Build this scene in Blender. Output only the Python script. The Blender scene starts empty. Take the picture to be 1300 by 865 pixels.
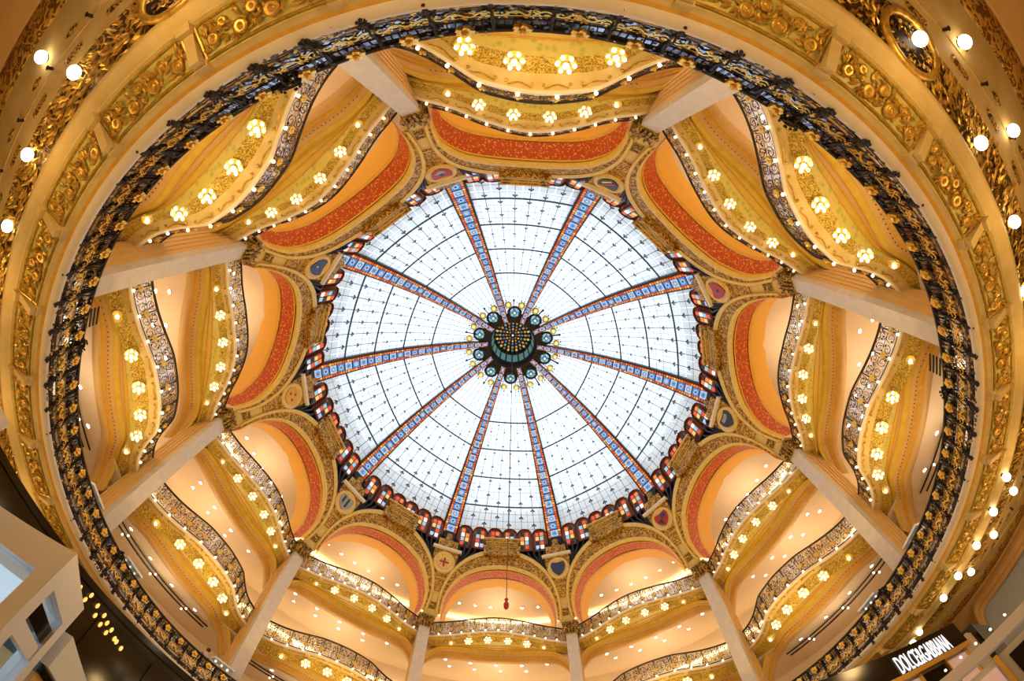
import bpy, math, random
import numpy as np
from mathutils import Matrix, Vector
random.seed(7)
rng = np.random.default_rng(7)
SC = bpy.context.scene
COL = SC.collection
PI = math.pi
R = math.radians
P0 = -1.624                      # turn of the ten-fold hall about its axis, degrees

# ------------------------------------------------------------------ camera, sky, light, exposure
cam = bpy.data.cameras.new('camera')
camo = bpy.data.objects.new('camera', cam)
COL.objects.link(camo)
SC.camera = camo
F_PX, K_LENS, TILT, ROLL = 511.87, 0.4, R(17.78), -0.0292
fwd = Vector((0, math.sin(TILT), math.cos(TILT)))
upv = Vector((0, -math.cos(TILT), math.sin(TILT)))
right = Vector((1, 0, 0))
cr, sr = math.cos(ROLL), math.sin(ROLL)
cx = right * cr - upv * sr
cy = right * sr + upv * cr
M = Matrix((cx, cy, -fwd)).transposed().to_4x4()
M.translation = Vector((-0.056, -10.2, 1.6))
camo.matrix_world = M
cam.type = 'PANO'
cam.panorama_type = 'FISHEYE_LENS_POLYNOMIAL'
cam.sensor_width = 36.0
cam.sensor_fit = 'HORIZONTAL'
cam.fisheye_fov = R(200)
f_mm = F_PX / 1300 * 36.0
rr = np.linspace(0, 26, 300)
th = np.arctan(K_LENS * rr / f_mm) / K_LENS
A = np.stack([rr, rr**2, rr**3, rr**4], 1)
k = np.linalg.lstsq(A, th, rcond=None)[0]
cam.fisheye_polynomial_k0 = 0.0
cam.fisheye_polynomial_k1, cam.fisheye_polynomial_k2, cam.fisheye_polynomial_k3, cam.fisheye_polynomial_k4 = [-float(v) for v in k]
cam.lens = 13.0
cam.clip_end = 300

W = bpy.data.worlds.new('sky')
SC.world = W
W.use_nodes = True
bg = W.node_tree.nodes['Background']
bg.inputs[0].default_value = (0.86, 0.93, 1.0, 1)
bg.inputs[1].default_value = 2.3
SC.view_settings.view_transform = 'Standard'
SC.view_settings.look = 'None'
SC.view_settings.gamma = 1
SC.view_settings.exposure = 0.0
SC.cycles.use_denoising = True
SC.cycles.max_bounces = 6
SC.cycles.diffuse_bounces = 3
SC.cycles.glossy_bounces = 2
SC.cycles.transmission_bounces = 3
SC.cycles.transparent_max_bounces = 8
SC.cycles.caustics_reflective = False
SC.cycles.caustics_refractive = False
SC.cycles.sample_clamp_indirect = 4

def lamp(kind, loc, energy, color, size=0.2, aim=None, name='lamp'):
    l = bpy.data.lights.new(name, kind)
    l.energy = energy
    l.color = color
    if kind == 'POINT': l.shadow_soft_size = size
    if kind == 'AREA': l.shape = 'DISK'; l.size = size
    o = bpy.data.objects.new(name, l)
    o.location = loc
    if aim is not None:
        o.rotation_euler = (Vector(aim) - Vector(loc)).to_track_quat('-Z', 'Y').to_euler()
    COL.objects.link(o)
    return o

def C(phi, r, z):
    a = R(phi + P0)
    return (-r * math.sin(a), -r * math.cos(a), z)
WARM = (1.0, 0.68, 0.27)
WARM2 = (1.0, 0.80, 0.54)
E_GAL, E_LOW, E_ARCH, E_RING = 170, 150, 60, 210
for i in range(10):
    ph = 36 * i
    # ceiling lamps of the two gallery floors, and the lamps hung in the arches
    lamp('POINT', C(ph, 16.8, 18.7), E_GAL, WARM2, 0.4, name='upper_gallery_lamp')
    lamp('POINT', C(ph, 17.6, 13.6), E_LOW, WARM2, 0.4, name='lower_gallery_lamp')
    lamp('POINT', C(ph, 16.6, 9.0), E_LOW * .55, WARM2, 0.4, name='ring_gallery_lamp')
for i in range(12):
    ph = -75 + i * 150 / 11
    lamp('POINT', C(ph, 13.4, 4.6), E_RING * .3, (1.0, .63, .25), 0.2, name='ring_soffit_lamp')
# unseen fill lights added before the bays to brighten the arches and balconies
for i in range(10):
    ph = 36 * i + 18
    lamp('AREA', C(ph, 12.6, 8.2), 112, WARM, 0.7, aim=C(ph + 180, 1.0, 26.0), name='flood_lamp')
    lamp('AREA', C(36 * i, 12.2, 8.0), 85, WARM, 0.7, aim=C(36 * i, 14.6, 20.0), name='wash_lamp')
lamp('AREA', (0, -3, 1.2), 240, WARM, 6, aim=(0, -3, 20), name='ground_floor_glow')  # unseen fill disc added to lift the hall from below

# ------------------------------------------------------------------ materials
def mat(name, color, rough=0.55, metal=0.0, emit=None, estr=0.0, noise=None, bump=0.0, nscale=4.0, color2=None, pattern=None, pscale=6.0, spec=0.4, stops=None):
    m = bpy.data.materials.new(name)
    m.use_nodes = True
    nt = m.node_tree
    b = nt.nodes['Principled BSDF']
    b.inputs['Roughness'].default_value = rough
    b.inputs['Metallic'].default_value = metal
    b.inputs['Specular IOR Level'].default_value = spec
    b.inputs['Base Color'].default_value = (*color, 1)
    if emit is not None:
        b.inputs['Emission Color'].default_value = (*emit, 1)
        b.inputs['Emission Strength'].default_value = estr
    if color2 is not None or bump:
        tc = nt.nodes.new('ShaderNodeTexCoord')
        if pattern == 'voronoi':
            t = nt.nodes.new('ShaderNodeTexVoronoi'); t.inputs['Scale'].default_value = pscale
            out = t.outputs['Distance']
        elif pattern == 'scroll':
            t0 = nt.nodes.new('ShaderNodeTexNoise'); t0.inputs['Scale'].default_value = pscale * .6; t0.inputs['Detail'].default_value = 1
            mx = nt.nodes.new('ShaderNodeMixRGB'); mx.blend_type = 'ADD'; mx.inputs[0].default_value = 0.55
            nt.links.new(tc.outputs['Object'], t0.inputs['Vector'])
            nt.links.new(tc.outputs['Object'], mx.inputs[1]); nt.links.new(t0.outputs['Color'], mx.inputs[2])
            t = nt.nodes.new('ShaderNodeTexVoronoi'); t.inputs['Scale'].default_value = pscale; t.feature = 'SMOOTH_F1'
            nt.links.new(mx.outputs[0], t.inputs['Vector'])
            w = nt.nodes.new('ShaderNodeMath'); w.operation = 'SINE'
            w2 = nt.nodes.new('ShaderNodeMath'); w2.operation = 'MULTIPLY'; w2.inputs[1].default_value = 17
            nt.links.new(t.outputs['Distance'], w2.inputs[0]); nt.links.new(w2.outputs[0], w.inputs[0])
            w3 = nt.nodes.new('ShaderNodeMath'); w3.operation = 'MULTIPLY_ADD'; w3.inputs[1].default_value = .5; w3.inputs[2].default_value = .5
            nt.links.new(w.outputs[0], w3.inputs[0])
            out = w3.outputs[0]
        else:
            t = nt.nodes.new('ShaderNodeTexNoise'); t.inputs['Scale'].default_value = nscale; t.inputs['Detail'].default_value = 4
            out = t.outputs['Fac']
        if pattern != 'scroll':
            nt.links.new(tc.outputs['Object'], t.inputs['Vector'])
        if color2 is not None:
            rp = nt.nodes.new('ShaderNodeValToRGB')
            lo, hi = stops or (0.3, 0.7)
            rp.color_ramp.elements[0].position = lo; rp.color_ramp.elements[1].position = hi
            rp.color_ramp.elements[0].color = (*color, 1); rp.color_ramp.elements[1].color = (*color2, 1)
            nt.links.new(out, rp.inputs[0]); nt.links.new(rp.outputs[0], b.inputs['Base Color'])
        if bump:
            bm_ = nt.nodes.new('ShaderNodeBump'); bm_.inputs['Strength'].default_value = bump; bm_.inputs['Distance'].default_value = 0.05
            nt.links.new(out, bm_.inputs['Height']); nt.links.new(bm_.outputs[0], b.inputs['Normal'])
    return m

def glass_mat(name, color, rough_noise=0.0):
    """backlit leaded glass: daylight from outside passes through"""
    m = bpy.data.materials.new(name); m.use_nodes = True
    nt = m.node_tree; nt.nodes.clear()
    o = nt.nodes.new('ShaderNodeOutputMaterial')
    t = nt.nodes.new('ShaderNodeBsdfTranslucent'); t.inputs[0].default_value = (*color, 1)
    g = nt.nodes.new('ShaderNodeBsdfGlossy'); g.inputs['Roughness'].default_value = .25; g.inputs[0].default_value = (.8, .8, .8, 1)
    mx = nt.nodes.new('ShaderNodeMixShader'); mx.inputs[0].default_value = .04
    nt.links.new(t.outputs[0], mx.inputs[1]); nt.links.new(g.outputs[0], mx.inputs[2]); nt.links.new(mx.outputs[0], o.inputs[0])
    if rough_noise:
        tc = nt.nodes.new('ShaderNodeTexCoord'); n = nt.nodes.new('ShaderNodeTexNoise'); n.inputs['Scale'].default_value = 1.3
        rp = nt.nodes.new('ShaderNodeValToRGB')
        rp.color_ramp.elements[0].color = (*[c * (1 - rough_noise) for c in color], 1); rp.color_ramp.elements[1].color = (*color, 1)
        rp.color_ramp.elements[0].position = .3; rp.color_ramp.elements[1].position = .6
        nt.links.new(tc.outputs['Object'], n.inputs['Vector']); nt.links.new(n.outputs['Fac'], rp.inputs[0]); nt.links.new(rp.outputs[0], t.inputs[0])
    return m

def clear_mat(name, tint=(.9, .95, 1), gloss=.35):
    m = bpy.data.materials.new(name); m.use_nodes = True
    nt = m.node_tree; nt.nodes.clear()
    o = nt.nodes.new('ShaderNodeOutputMaterial')
    t = nt.nodes.new('ShaderNodeBsdfTransparent'); t.inputs[0].default_value = (*tint, 1)
    g = nt.nodes.new('ShaderNodeBsdfGlossy'); g.inputs['Roughness'].default_value = .03
    mx = nt.nodes.new('ShaderNodeMixShader'); mx.inputs[0].default_value = gloss
    nt.links.new(t.outputs[0], mx.inputs[1]); nt.links.new(g.outputs[0], mx.inputs[2]); nt.links.new(mx.outputs[0], o.inputs[0])
    return m

MT = dict(
    cream=mat('cream_plaster', (.72, .55, .24), .6, color2=(.64, .45, .16), nscale=2.5),
    pale=mat('pale_plaster', (.84, .74, .60), .6, color2=(.78, .66, .50), nscale=2),
    pink=mat('gallery_plaster', (.90, .72, .52), .7),
    tan=mat('tan_plaster', (.74, .46, .17), .55, color2=(.71, .43, .15), nscale=3),
    yellow=mat('yellow_soffit_paint', (.78, .54, .08), .5, color2=(.70, .45, .055), nscale=3),
    olive=mat('olive_gold_paint', (.50, .46, .10), .5, color2=(.76, .62, .15), pattern='voronoi', pscale=5, stops=(.1, .5)),
    ochre=mat('ochre_paint', (.78, .44, .06), .5, color2=(.68, .34, .04), nscale=6),
    orange=mat('orange_paint', (.86, .45, .06), .55),
    red=mat('red_mosaic', (.88, .42, .07), .5, color2=(.50, .075, .012), pattern='voronoi', pscale=8, bump=.3, stops=(.12, .42)),
    gilt=mat('gilt_scrollwork', (.20, .085, .012), .42, .25, color2=(.68, .38, .06), pattern='scroll', pscale=5.5, bump=.6, stops=(.25, .75)),
    giltstrip=mat('olive_gilt_scrollwork', (.34, .21, .025), .42, .2, color2=(.80, .56, .10), pattern='scroll', pscale=9, bump=.5, stops=(.2, .75)),
    mirror=None,
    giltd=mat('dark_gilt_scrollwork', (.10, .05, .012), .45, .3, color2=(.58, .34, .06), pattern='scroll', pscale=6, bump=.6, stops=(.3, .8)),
    gold=mat('gold_leaf', (.92, .60, .13), .32, .75),
    leaf=mat('aged_gold_leaf', (.78, .48, .08), .36, .5, color2=(.40, .21, .03), nscale=9),
    edge=mat('pale_gold_moulding', (.84, .62, .22), .5, color2=(.74, .50, .13), nscale=5),
    iron=mat('dark_iron', (.03, .024, .022), .45, .4),
    bronze=mat('bronze_iron', (.075, .05, .042), .4, .5),
    lead=mat('lead_came', (.06, .08, .13), .6, .3),
    leadthin=mat('thin_lead_came', (.16, .21, .34), .6, .1),  # paler and bluer: sky glare over the thin cames put into the colour
    copper=mat('copper_frame', (.28, .08, .035), .4, .4),
    marble=mat('grey_marble', (.66, .58, .50), .45, color2=(.58, .50, .43), nscale=3),
    bulb=mat('lamp_globe', (1, 1, 1), .4, emit=(1, .88, .60), estr=3.4),
    bigbulb=mat('large_lamp_globe', (1, 1, 1), .4, emit=(1, .84, .56), estr=6),
    spot=mat('spotlight_lens', (1, 1, 1), .4, emit=(1, .86, .62), estr=30),
    tube=mat('cove_light', (1, 1, 1), .4, emit=(1, .80, .45), estr=3),
    gwhite=glass_mat('white_opal_glass', (.74, .84, .97), .05),
    gblue=glass_mat('blue_stained_glass', (.10, .30, .72)),
    gpale=glass_mat('pale_blue_stained_glass', (.42, .62, .86)),
    gred=glass_mat('red_stained_glass', (.85, .10, .03)),
    gorange=glass_mat('orange_stained_glass', (.90, .30, .05)),
    gamber=glass_mat('amber_stained_glass', (.90, .60, .15)),
    gteal=glass_mat('teal_stained_glass', (.12, .42, .44)),
    clear=clear_mat('railing_glass'), vitrine=clear_mat('vitrine_glass', gloss=.07),
    black=mat('black_gloss_panel', (.012, .010, .009), .12, 0, spec=.5),
    darkbrown=mat('dark_brown_lacquer', (.014, .009, .004), .10, 0, spec=.6),
    white=mat('white_lacquer', (.84, .84, .86), .35),
    letter=mat('lit_letters', (1, 1, 1), .4, emit=(1, .97, 1), estr=1.1),
    screen=mat('lit_panel', (.6, .7, .8), .4, emit=(.72, .86, .92), estr=.85, color2=(.4, .6, .7), nscale=6),
    slate=mat('blue_grey_panel', (.42, .46, .52), .4),
    shop=mat('shop_poster', (.85, .55, .45), .5, color2=(.9, .75, .66), nscale=3, emit=(.9, .6, .5), estr=.25),
    skin=mat('skin', (.70, .42, .28), .6),
    cloth=mat('dark_clothing', (.03, .03, .045), .8),
    cloth2=mat('blue_clothing', (.08, .13, .30), .8),
    stone=mat('floor_marble', (.62, .46, .30), .3, color2=(.50, .35, .2), nscale=2),
    shblue=mat('blue_enamel', (.035, .05, .14), .35),
    shred=mat('red_enamel', (.42, .03, .02), .35),
    shdark=mat('dark_enamel', (.03, .035, .03), .35),
    shgrey=mat('grey_enamel', (.30, .33, .34), .35),
    rope=mat('dark_cord', (.12, .06, .04), .7),
)

def mirror_mat():
    m = bpy.data.materials.new('dark_reflecting_glass'); m.use_nodes = True
    nt = m.node_tree; nt.nodes.clear()
    o = nt.nodes.new('ShaderNodeOutputMaterial'); d = nt.nodes.new('ShaderNodeBsdfDiffuse'); d.inputs[0].default_value = (.03, .028, .035, 1)
    g = nt.nodes.new('ShaderNodeBsdfGlossy'); g.inputs['Roughness'].default_value = .06; g.inputs[0].default_value = (.8, .85, 1, 1)
    mx = nt.nodes.new('ShaderNodeMixShader'); mx.inputs[0].default_value = .45
    nt.links.new(d.outputs[0], mx.inputs[1]); nt.links.new(g.outputs[0], mx.inputs[2]); nt.links.new(mx.outputs[0], o.inputs[0])
    return m
MT['mirror'] = mirror_mat()
# ------------------------------------------------------------------ mesh helpers
class MB:
    def __init__(s): s.v = []; s.f = []; s.m = []
    def add(s, V, Fc, m=0):
        n = len(s.v); s.v.extend([tuple(map(float, p)) for p in V]); s.f.extend([tuple(i + n for i in f) for f in Fc]); s.m.extend([m] * len(Fc)); return s
    def grid(s, P, m=0, close=False, flip=False):
        P = np.asarray(P, float); a, b = P.shape[:2]; Fc = []
        for i in range(a - 1):
            for j in range(b if close else b - 1):
                j2 = (j + 1) % b
                q = (i * b + j, i * b + j2, (i + 1) * b + j2, (i + 1) * b + j)
                Fc.append(q[::-1] if flip else q)
        return s.add(P.reshape(-1, 3), Fc, m)
    def box(s, c, size, rz=0, m=0, ax=None):
        sx, sy, sz = [v / 2 for v in size]
        V = np.array([(x, y, z) for x in (-sx, sx) for y in (-sy, sy) for z in (-sz, sz)])
        if ax is not None: V = V @ np.array(ax)
        elif rz:
            c_, s_ = math.cos(rz), math.sin(rz); V = V @ np.array([[c_, s_, 0], [-s_, c_, 0], [0, 0, 1]])
        return s.add(V + np.array(c), [(0, 1, 3, 2), (4, 6, 7, 5), (0, 4, 5, 1), (2, 3, 7, 6), (0, 2, 6, 4), (1, 5, 7, 3)], m)
    def tube(s, path, r, n=6, m=0, closed=False, cap=True):
        P = np.asarray(path, float); N = len(P); rads = np.broadcast_to(r, (N,))
        T = np.gradient(P, axis=0)
        if closed: T = np.roll(P, -1, 0) - np.roll(P, 1, 0)
        T /= np.linalg.norm(T, axis=1)[:, None] + 1e-12
        ref = np.array([0, 0, 1.0]) if abs(T[:, 2]).mean() < .8 else np.array([1.0, 0, 0])
        U = np.cross(T, ref); U /= np.linalg.norm(U, axis=1)[:, None] + 1e-12
        B = np.cross(U, T)
        an = np.arange(n) * 2 * PI / n
        G = P[:, None] + rads[:, None, None] * (np.cos(an)[None, :, None] * U[:, None] + np.sin(an)[None, :, None] * B[:, None])
        if closed: G = np.concatenate([G, G[:1]])
        s.grid(G, m, close=True)
        if cap and not closed:
            k0 = len(s.v) - N * n
            s.f += [tuple(k0 + i for i in range(n))[::-1], tuple(k0 + (N - 1) * n + i for i in range(n))]; s.m += [m, m]
        return s
    def lathe(s, prof, n=12, c=(0, 0, 0), axis=None, m=0, capped=False):
        an = np.arange(n) * 2 * PI / n
        prof = np.array(prof, float)
        G = np.stack([prof[:, 0][:, None] * np.cos(an), prof[:, 0][:, None] * np.sin(an), np.repeat(prof[:, 1][:, None], n, 1)], -1)
        if axis is not None: G = G @ np.array(axis)
        return s.grid(G + np.array(c), m, close=True)
    def ball(s, c, r, n=8, rings=5, m=0, sz=1.0):
        t = np.linspace(0, PI, rings + 1)
        return s.lathe([(r * max(math.sin(x), 1e-4), -r * sz * math.cos(x)) for x in t], n, c, m=m)
    def plate(s, outline, d, m=0, ms=None):
        """closed polygon outline (N,3) extruded by vector d"""
        P = np.array(outline, float); Q = P + np.array(d); N = len(P)
        n0 = len(s.v); s.add(np.concatenate([P, Q]), [tuple(range(N))[::-1], tuple(range(N, 2 * N))], m)
        s.f += [(n0 + i, n0 + (i + 1) % N, n0 + N + (i + 1) % N, n0 + N + i) for i in range(N)]; s.m += [m if ms is None else ms] * N
        return s
    def build(s, name, mats, parent=None, org=(0, 0, 0), smooth=False, label=None, kind=None):
        me = bpy.data.meshes.new(name)
        V = np.array(s.v) - np.array(org)
        me.from_pydata([tuple(p) for p in V], [], s.f)
        if not isinstance(mats, (list, tuple)): mats = [mats]
        for q in mats: me.materials.append(MT[q] if isinstance(q, str) else q)
        if len(mats) > 1: me.polygons.foreach_set('material_index', s.m)
        if smooth: me.polygons.foreach_set('use_smooth', [True] * len(me.polygons))
        me.update()
        o = bpy.data.objects.new(name, me); COL.objects.link(o)
        if parent is not None: o.parent = parent
        if label: o['label'] = label
        if kind: o['kind'] = kind
        return o

def thing(name, label, cat, loc=(0, 0, 0), rz=0, group=None):
    o = bpy.data.objects.new(name, None); COL.objects.link(o); o.empty_display_size = .2
    o.location = loc; o.rotation_euler = (0, 0, rz); o['label'] = label; o['category'] = cat; o['kind'] = 'thing'
    if group: o['group'] = group
    return o
def tag(o, label, cat, group=None):
    o['label'] = label; o['category'] = cat; o['kind'] = 'thing'
    if group: o['group'] = group
    return o
def struct(o): o['kind'] = 'structure'; return o
KIDS = {}
def kids(o):
    return list(o.children)
def dup(o, parent=None):
    c = o.copy(); COL.objects.link(c)
    if parent is not None: c.parent = parent
    for ch in kids(o): dup(ch, c)
    return c
def piece(src, name, parent, M4):
    """another object that shares the mesh of SRC, placed by matrix in the parent's frame"""
    c = bpy.data.objects.new(name, src.data if isinstance(src, bpy.types.Object) else src); COL.objects.link(c)
    c.parent = parent; c.matrix_basis = M4
    return c
def mesh_only(mb, name, mats, smooth=False):
    o = mb.build(name, mats, smooth=smooth); me = o.data
    bpy.data.objects.remove(o); return me
def L(u, r, z):                     # a bay's own frame: u degrees off its middle
    a = R(u); return (-r * math.sin(a), -r * math.cos(a), z)
def frame(pos, nrm, up=(0, 0, 1), s=1.0, sx=None):
    """matrix with local Y = outward normal NRM, Z ~ UP"""
    y = Vector(nrm).normalized(); x = y.cross(Vector(up)).normalized(); z = x.cross(y)
    m = Matrix((x * (sx or s), y * s, z * s)).transposed().to_4x4(); m.translation = Vector(pos); return m
def rot_of(ph): return -R(ph + P0)
def place(root, ph, label, anchor_u=0, first=False):
    o = root if first else dup(root)
    a = Vector(root['anchor']); q = rot_of(ph)
    o.location = Matrix.Rotation(q, 3, 'Z') @ a; o.rotation_euler = (0, 0, q); o['label'] = label
    return o
def catmull(xs, ys):
    xs = np.array(xs, float); ys = np.array(ys, float); d = np.gradient(ys, xs)
    def f(x):
        x = min(abs(x), xs[-1]); i = min(max(int(np.searchsorted(xs, x)) - 1, 0), len(xs) - 2); h = xs[i + 1] - xs[i]; t = (x - xs[i]) / h
        d0 = 0 if i == 0 else d[i]
        return float((2*t**3-3*t*t+1)*ys[i] + (t**3-2*t*t+t)*h*d0 + (-2*t**3+3*t*t)*ys[i+1] + (t**3-t*t)*h*d[i+1])
    return f
BAYS = [0, 36, 72, 108, 144, 180, -144, -108, -72, -36]
BAYN = {0: 'top bay', 36: 'upper left bay', 72: 'left bay just above centre', 108: 'left bay just below centre', 144: 'lower left bay', 180: 'bottom bay',
        -144: 'lower right bay', -108: 'right bay just below centre', -72: 'right bay just above centre', -36: 'upper right bay'}
COLS = [18, 54, 90, 126, 162, 198, 234, 270, 306, 342]
COLN = {18: 'top left', 54: 'upper left', 90: 'middle left', 126: 'lower left', 162: 'bottom left', 198: 'bottom right', 234: 'lower right', 270: 'middle right', 306: 'upper right', 342: 'top right'}
ORD = ['first', 'second', 'third', 'fourth', 'fifth', 'sixth', 'seventh', 'eighth', 'ninth', 'tenth']

# ------------------------------------------------------------------ structure: shell of the hall
def ring_surf(prof, p0, p1, n, mb=None, m=0, flip=False):
    mb = mb or MB()
    G = [[C(p0 + (p1 - p0) * i / n, r, z) for r, z in prof] for i in range(n + 1)]
    return mb.grid(G, m, flip=flip)
struct(MB().lathe([(0.01, 0), (34, 0)], 64).build('floor', 'stone'))
struct(ring_surf([(20.5, 6.55), (20.5, 22.6), (13.6, 22.75), (13.6, 28.2), (14.0, 28.2), (14.0, 22.9), (22, 22.8), (22, 6.55)], 0, 360, 80).build('wall_gallery', 'pink'))  # also holds an unseen parapet raised to block low sky and dim the panes
struct(ring_surf([(22, 0), (22, 6.5)], 0, 360, 80).build('wall_ground', 'tan'))
# floor of the ring balcony (its top) and the ceilings of the galleries
struct(ring_surf([(13.0, 6.56), (20.5, 6.56)], 0, 360, 80).build('floor_ring', 'stone'))

# ------------------------------------------------------------------ the glass dome
PROF = [(13.3, 23.65), (12.6, 24.55), (11.6, 25.75), (10.3, 27.1), (8.7, 28.55), (7.1, 29.75), (5.4, 30.8), (3.9, 31.6), (2.9, 32.05), (2.15, 32.35)]
prr = np.array([p[0] for p in PROF]); prz = np.array([p[1] for p in PROF])
def dome_z(r): return float(np.interp(-r, -prr, prz))
def dome_prof(n):
    d = np.concatenate([[0], np.cumsum(np.hypot(np.diff(prr), np.diff(prz)))]); t = np.linspace(0, d[-1], n)
    # smooth by cubic resampling
    r = np.interp(t, d, prr); z = np.interp(t, d, prz)
    kz = np.array([.25, .5, .25])
    r[1:-1] = np.convolve(r, kz, 'valid'); z[1:-1] = np.convolve(z, kz, 'valid')
    return r, z
NR = 26
dr_, dz_ = dome_prof(NR)
def gore_pt(u, i, lift=0.0):
    """u in degrees off the gore's middle, i fractional ring index"""
    r = np.interp(i, range(NR), dr_); z = np.interp(i, range(NR), dz_)
    f = math.cos(R(18)) / math.cos(R(u))
    f = .5 + .5 * f
    return L(u, r * f - lift * .5, z + .12 * (1 - (u / 18) ** 2) * min(1, r / 6) - lift)
dome = thing('glass_dome', 'ten-sided white stained glass dome with leaded grid crowning the hall', 'dome', (0, 0, 23.6))
NB = 16
def gore_lattice():
    g = MB()
    us = np.linspace(-18, 18, NB + 1)
    for j, u in enumerate(us[1:-1], 1):
        main = j % 2 == 1
        last = NR - 1 if j % 4 == 0 or main else NR - 6
        g.tube([gore_pt(u, i, .03) for i in np.arange(0, last, 1.0)], (.022 if main else .012), 3, m=0 if main else 1, cap=False)
    for i in np.arange(1.0, NR - 1, 1.0):
        thick = i in (5, 9, 13, 17)
        g.tube([gore_pt(u, i, .03) for u in np.linspace(-18, 18, 9)], .065 if thick else .015, 3, m=0 if thick else 1, cap=False)
    return g
def trefoils():
    g = MB()
    us = np.linspace(-18, 18, NB + 1)
    for j in range(1, NB, 2):
        for i in np.arange(.5, NR - 9, 1.0):
            if (int(i) + j // 2) % 2: continue
            sz = .115 * (1 - i / (NR + 4))
            c = np.array(gore_pt(us[j], i, .06)); e1 = np.array(gore_pt(us[j] + .5, i, .06)) - c; e2 = np.array(gore_pt(us[j], i + .2, .06)) - c
            e1 /= np.linalg.norm(e1); e2 /= np.linalg.norm(e2)
            for a, b in ((0, 1.0), (-1, .1), (1, .1)):
                q = c + (e1 * a + e2 * b) * sz
                g.add([q + (e1 * math.cos(t) + e2 * math.sin(t)) * sz * .75 for t in np.arange(6) * PI / 3], [tuple(range(6))])
            g.add([c - e1 * sz * .3, c + e1 * sz * .3, c + e1 * sz * .2 - e2 * sz * 3, c - e1 * sz * .2 - e2 * sz * 3], [(0, 1, 2, 3)])
    return g
NPR = 3                                              # the lowest rows of big panes are pieces of their own
def pane(u0, u1, i0, i1):
    g = MB()
    iu = .03 * (u1 - u0); ii = .03 * (i1 - i0)
    P = [gore_pt(u0 + iu, i0 + ii), gore_pt(u1 - iu, i0 + ii), gore_pt(u1 - iu, i1 - ii), gore_pt(u0 + iu, i1 - ii)]
    c = np.mean(P, 0); return g.add(P, [(0, 1, 2, 3)]), c
gl = gore_lattice(); tf = trefoils()
lat_me = mesh_only(gl, 'lead_lattice', ['lead', 'leadthin']); tre_me = mesh_only(tf, 'trefoil_ornament', 'lead')
fg = MB()
fg.grid([[gore_pt(u, i) for u in np.linspace(-18, 18, 9)] for i in np.arange(2 * NPR, NR, 1.0)])
field_me = mesh_only(fg, 'gore_glass', 'gwhite', True)
pane_me = []
for i in range(NPR):
    for j in range(8):
        g, c = pane(-18 + 4.5 * j, -13.5 + 4.5 * j, 2 * i, 2 * i + 2); me = mesh_only(g, 'pane', 'gwhite'); me.transform(Matrix.Translation(-Vector(c))); pane_me.append((me, Vector(c)))
for b in BAYS:
    q = Matrix.Rotation(rot_of(b), 4, 'Z'); T0 = Matrix.Translation((0, 0, -23.6))
    go = piece(field_me, 'gore', dome, T0 @ q)
    for me, c in pane_me: piece(me, 'pane', go, Matrix.Translation(c))
    piece(lat_me, 'lead_lattice', go, Matrix.Identity(4))['kind'] = 'stuff'
    piece(tre_me, 'trefoil_ornament', go, Matrix.Identity(4))['kind'] = 'stuff'
# ribs
def rib_w(r): return .24 + .078 * r
def rib_pt(s, r, z, drop): # s = sideways metres, drop = below the glass
    return (s, -(r - drop * .55), z - drop * .8)
ri = np.arange(0, NR, 1.0)
body = MB(); rr_ = dr_; rz_ = dz_
body.grid([[rib_pt(s * rib_w(r), r, z, d) for s, d in ((-.5, -.15), (-.5, .30), (-.40, .36), (.40, .36), (.5, .30), (.5, -.15))] for r, z in zip(rr_, rz_)])
rib_body = mesh_only(body, 'rib', 'bronze')
bord = MB(); 
for sgn in (-1, 1):
    for i in range(0, (NR - 1) * 3):
        t0, t1 = i / 3 + .04, (i + 1) / 3 - .04
        P = []
        for t, s_ in ((t0, .26), (t0, .39), (t1, .39), (t1, .26)):
            r = np.interp(t, range(NR), rr_); z = np.interp(t, range(NR), rz_); P.append(rib_pt(sgn * s_ * rib_w(r), r, z, .385))
        bord.add(P if sgn > 0 else P[::-1], [(0, 1, 2, 3)], int(rng.choice([0, 1, 1, 2], p=[.35, .25, .25, .15])))
EM = dict()
def lit(name, col, st):
    return mat(name, col, .3, emit=col, estr=st)
MT.update(lred=lit('lit_red_glass', (.70, .09, .03), .6), lorange=lit('lit_orange_glass', (.88, .24, .05), .62), lamber=lit('lit_amber_glass', (.92, .55, .12), .7),
          lblue=lit('lit_blue_glass', (.09, .25, .68), .55), lpale=lit('lit_pale_blue_glass', (.36, .58, .88), .66), lcyan=lit('lit_cyan_glass', (.25, .55, .75), .65),
          lwhite=lit('lit_white_glass', (.9, .88, .8), .9), lgreen=lit('lit_green_glass', (.35, .5, .25), .5), lteal=lit('lit_teal_glass', (.10, .30, .32), .5), llime=lit('lit_lime_lamp', (.85, .82, .35), .8))
bord_me = mesh_only(bord, 'border_glass', ['lred', 'lorange', 'lamber'])
bp = []
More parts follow.
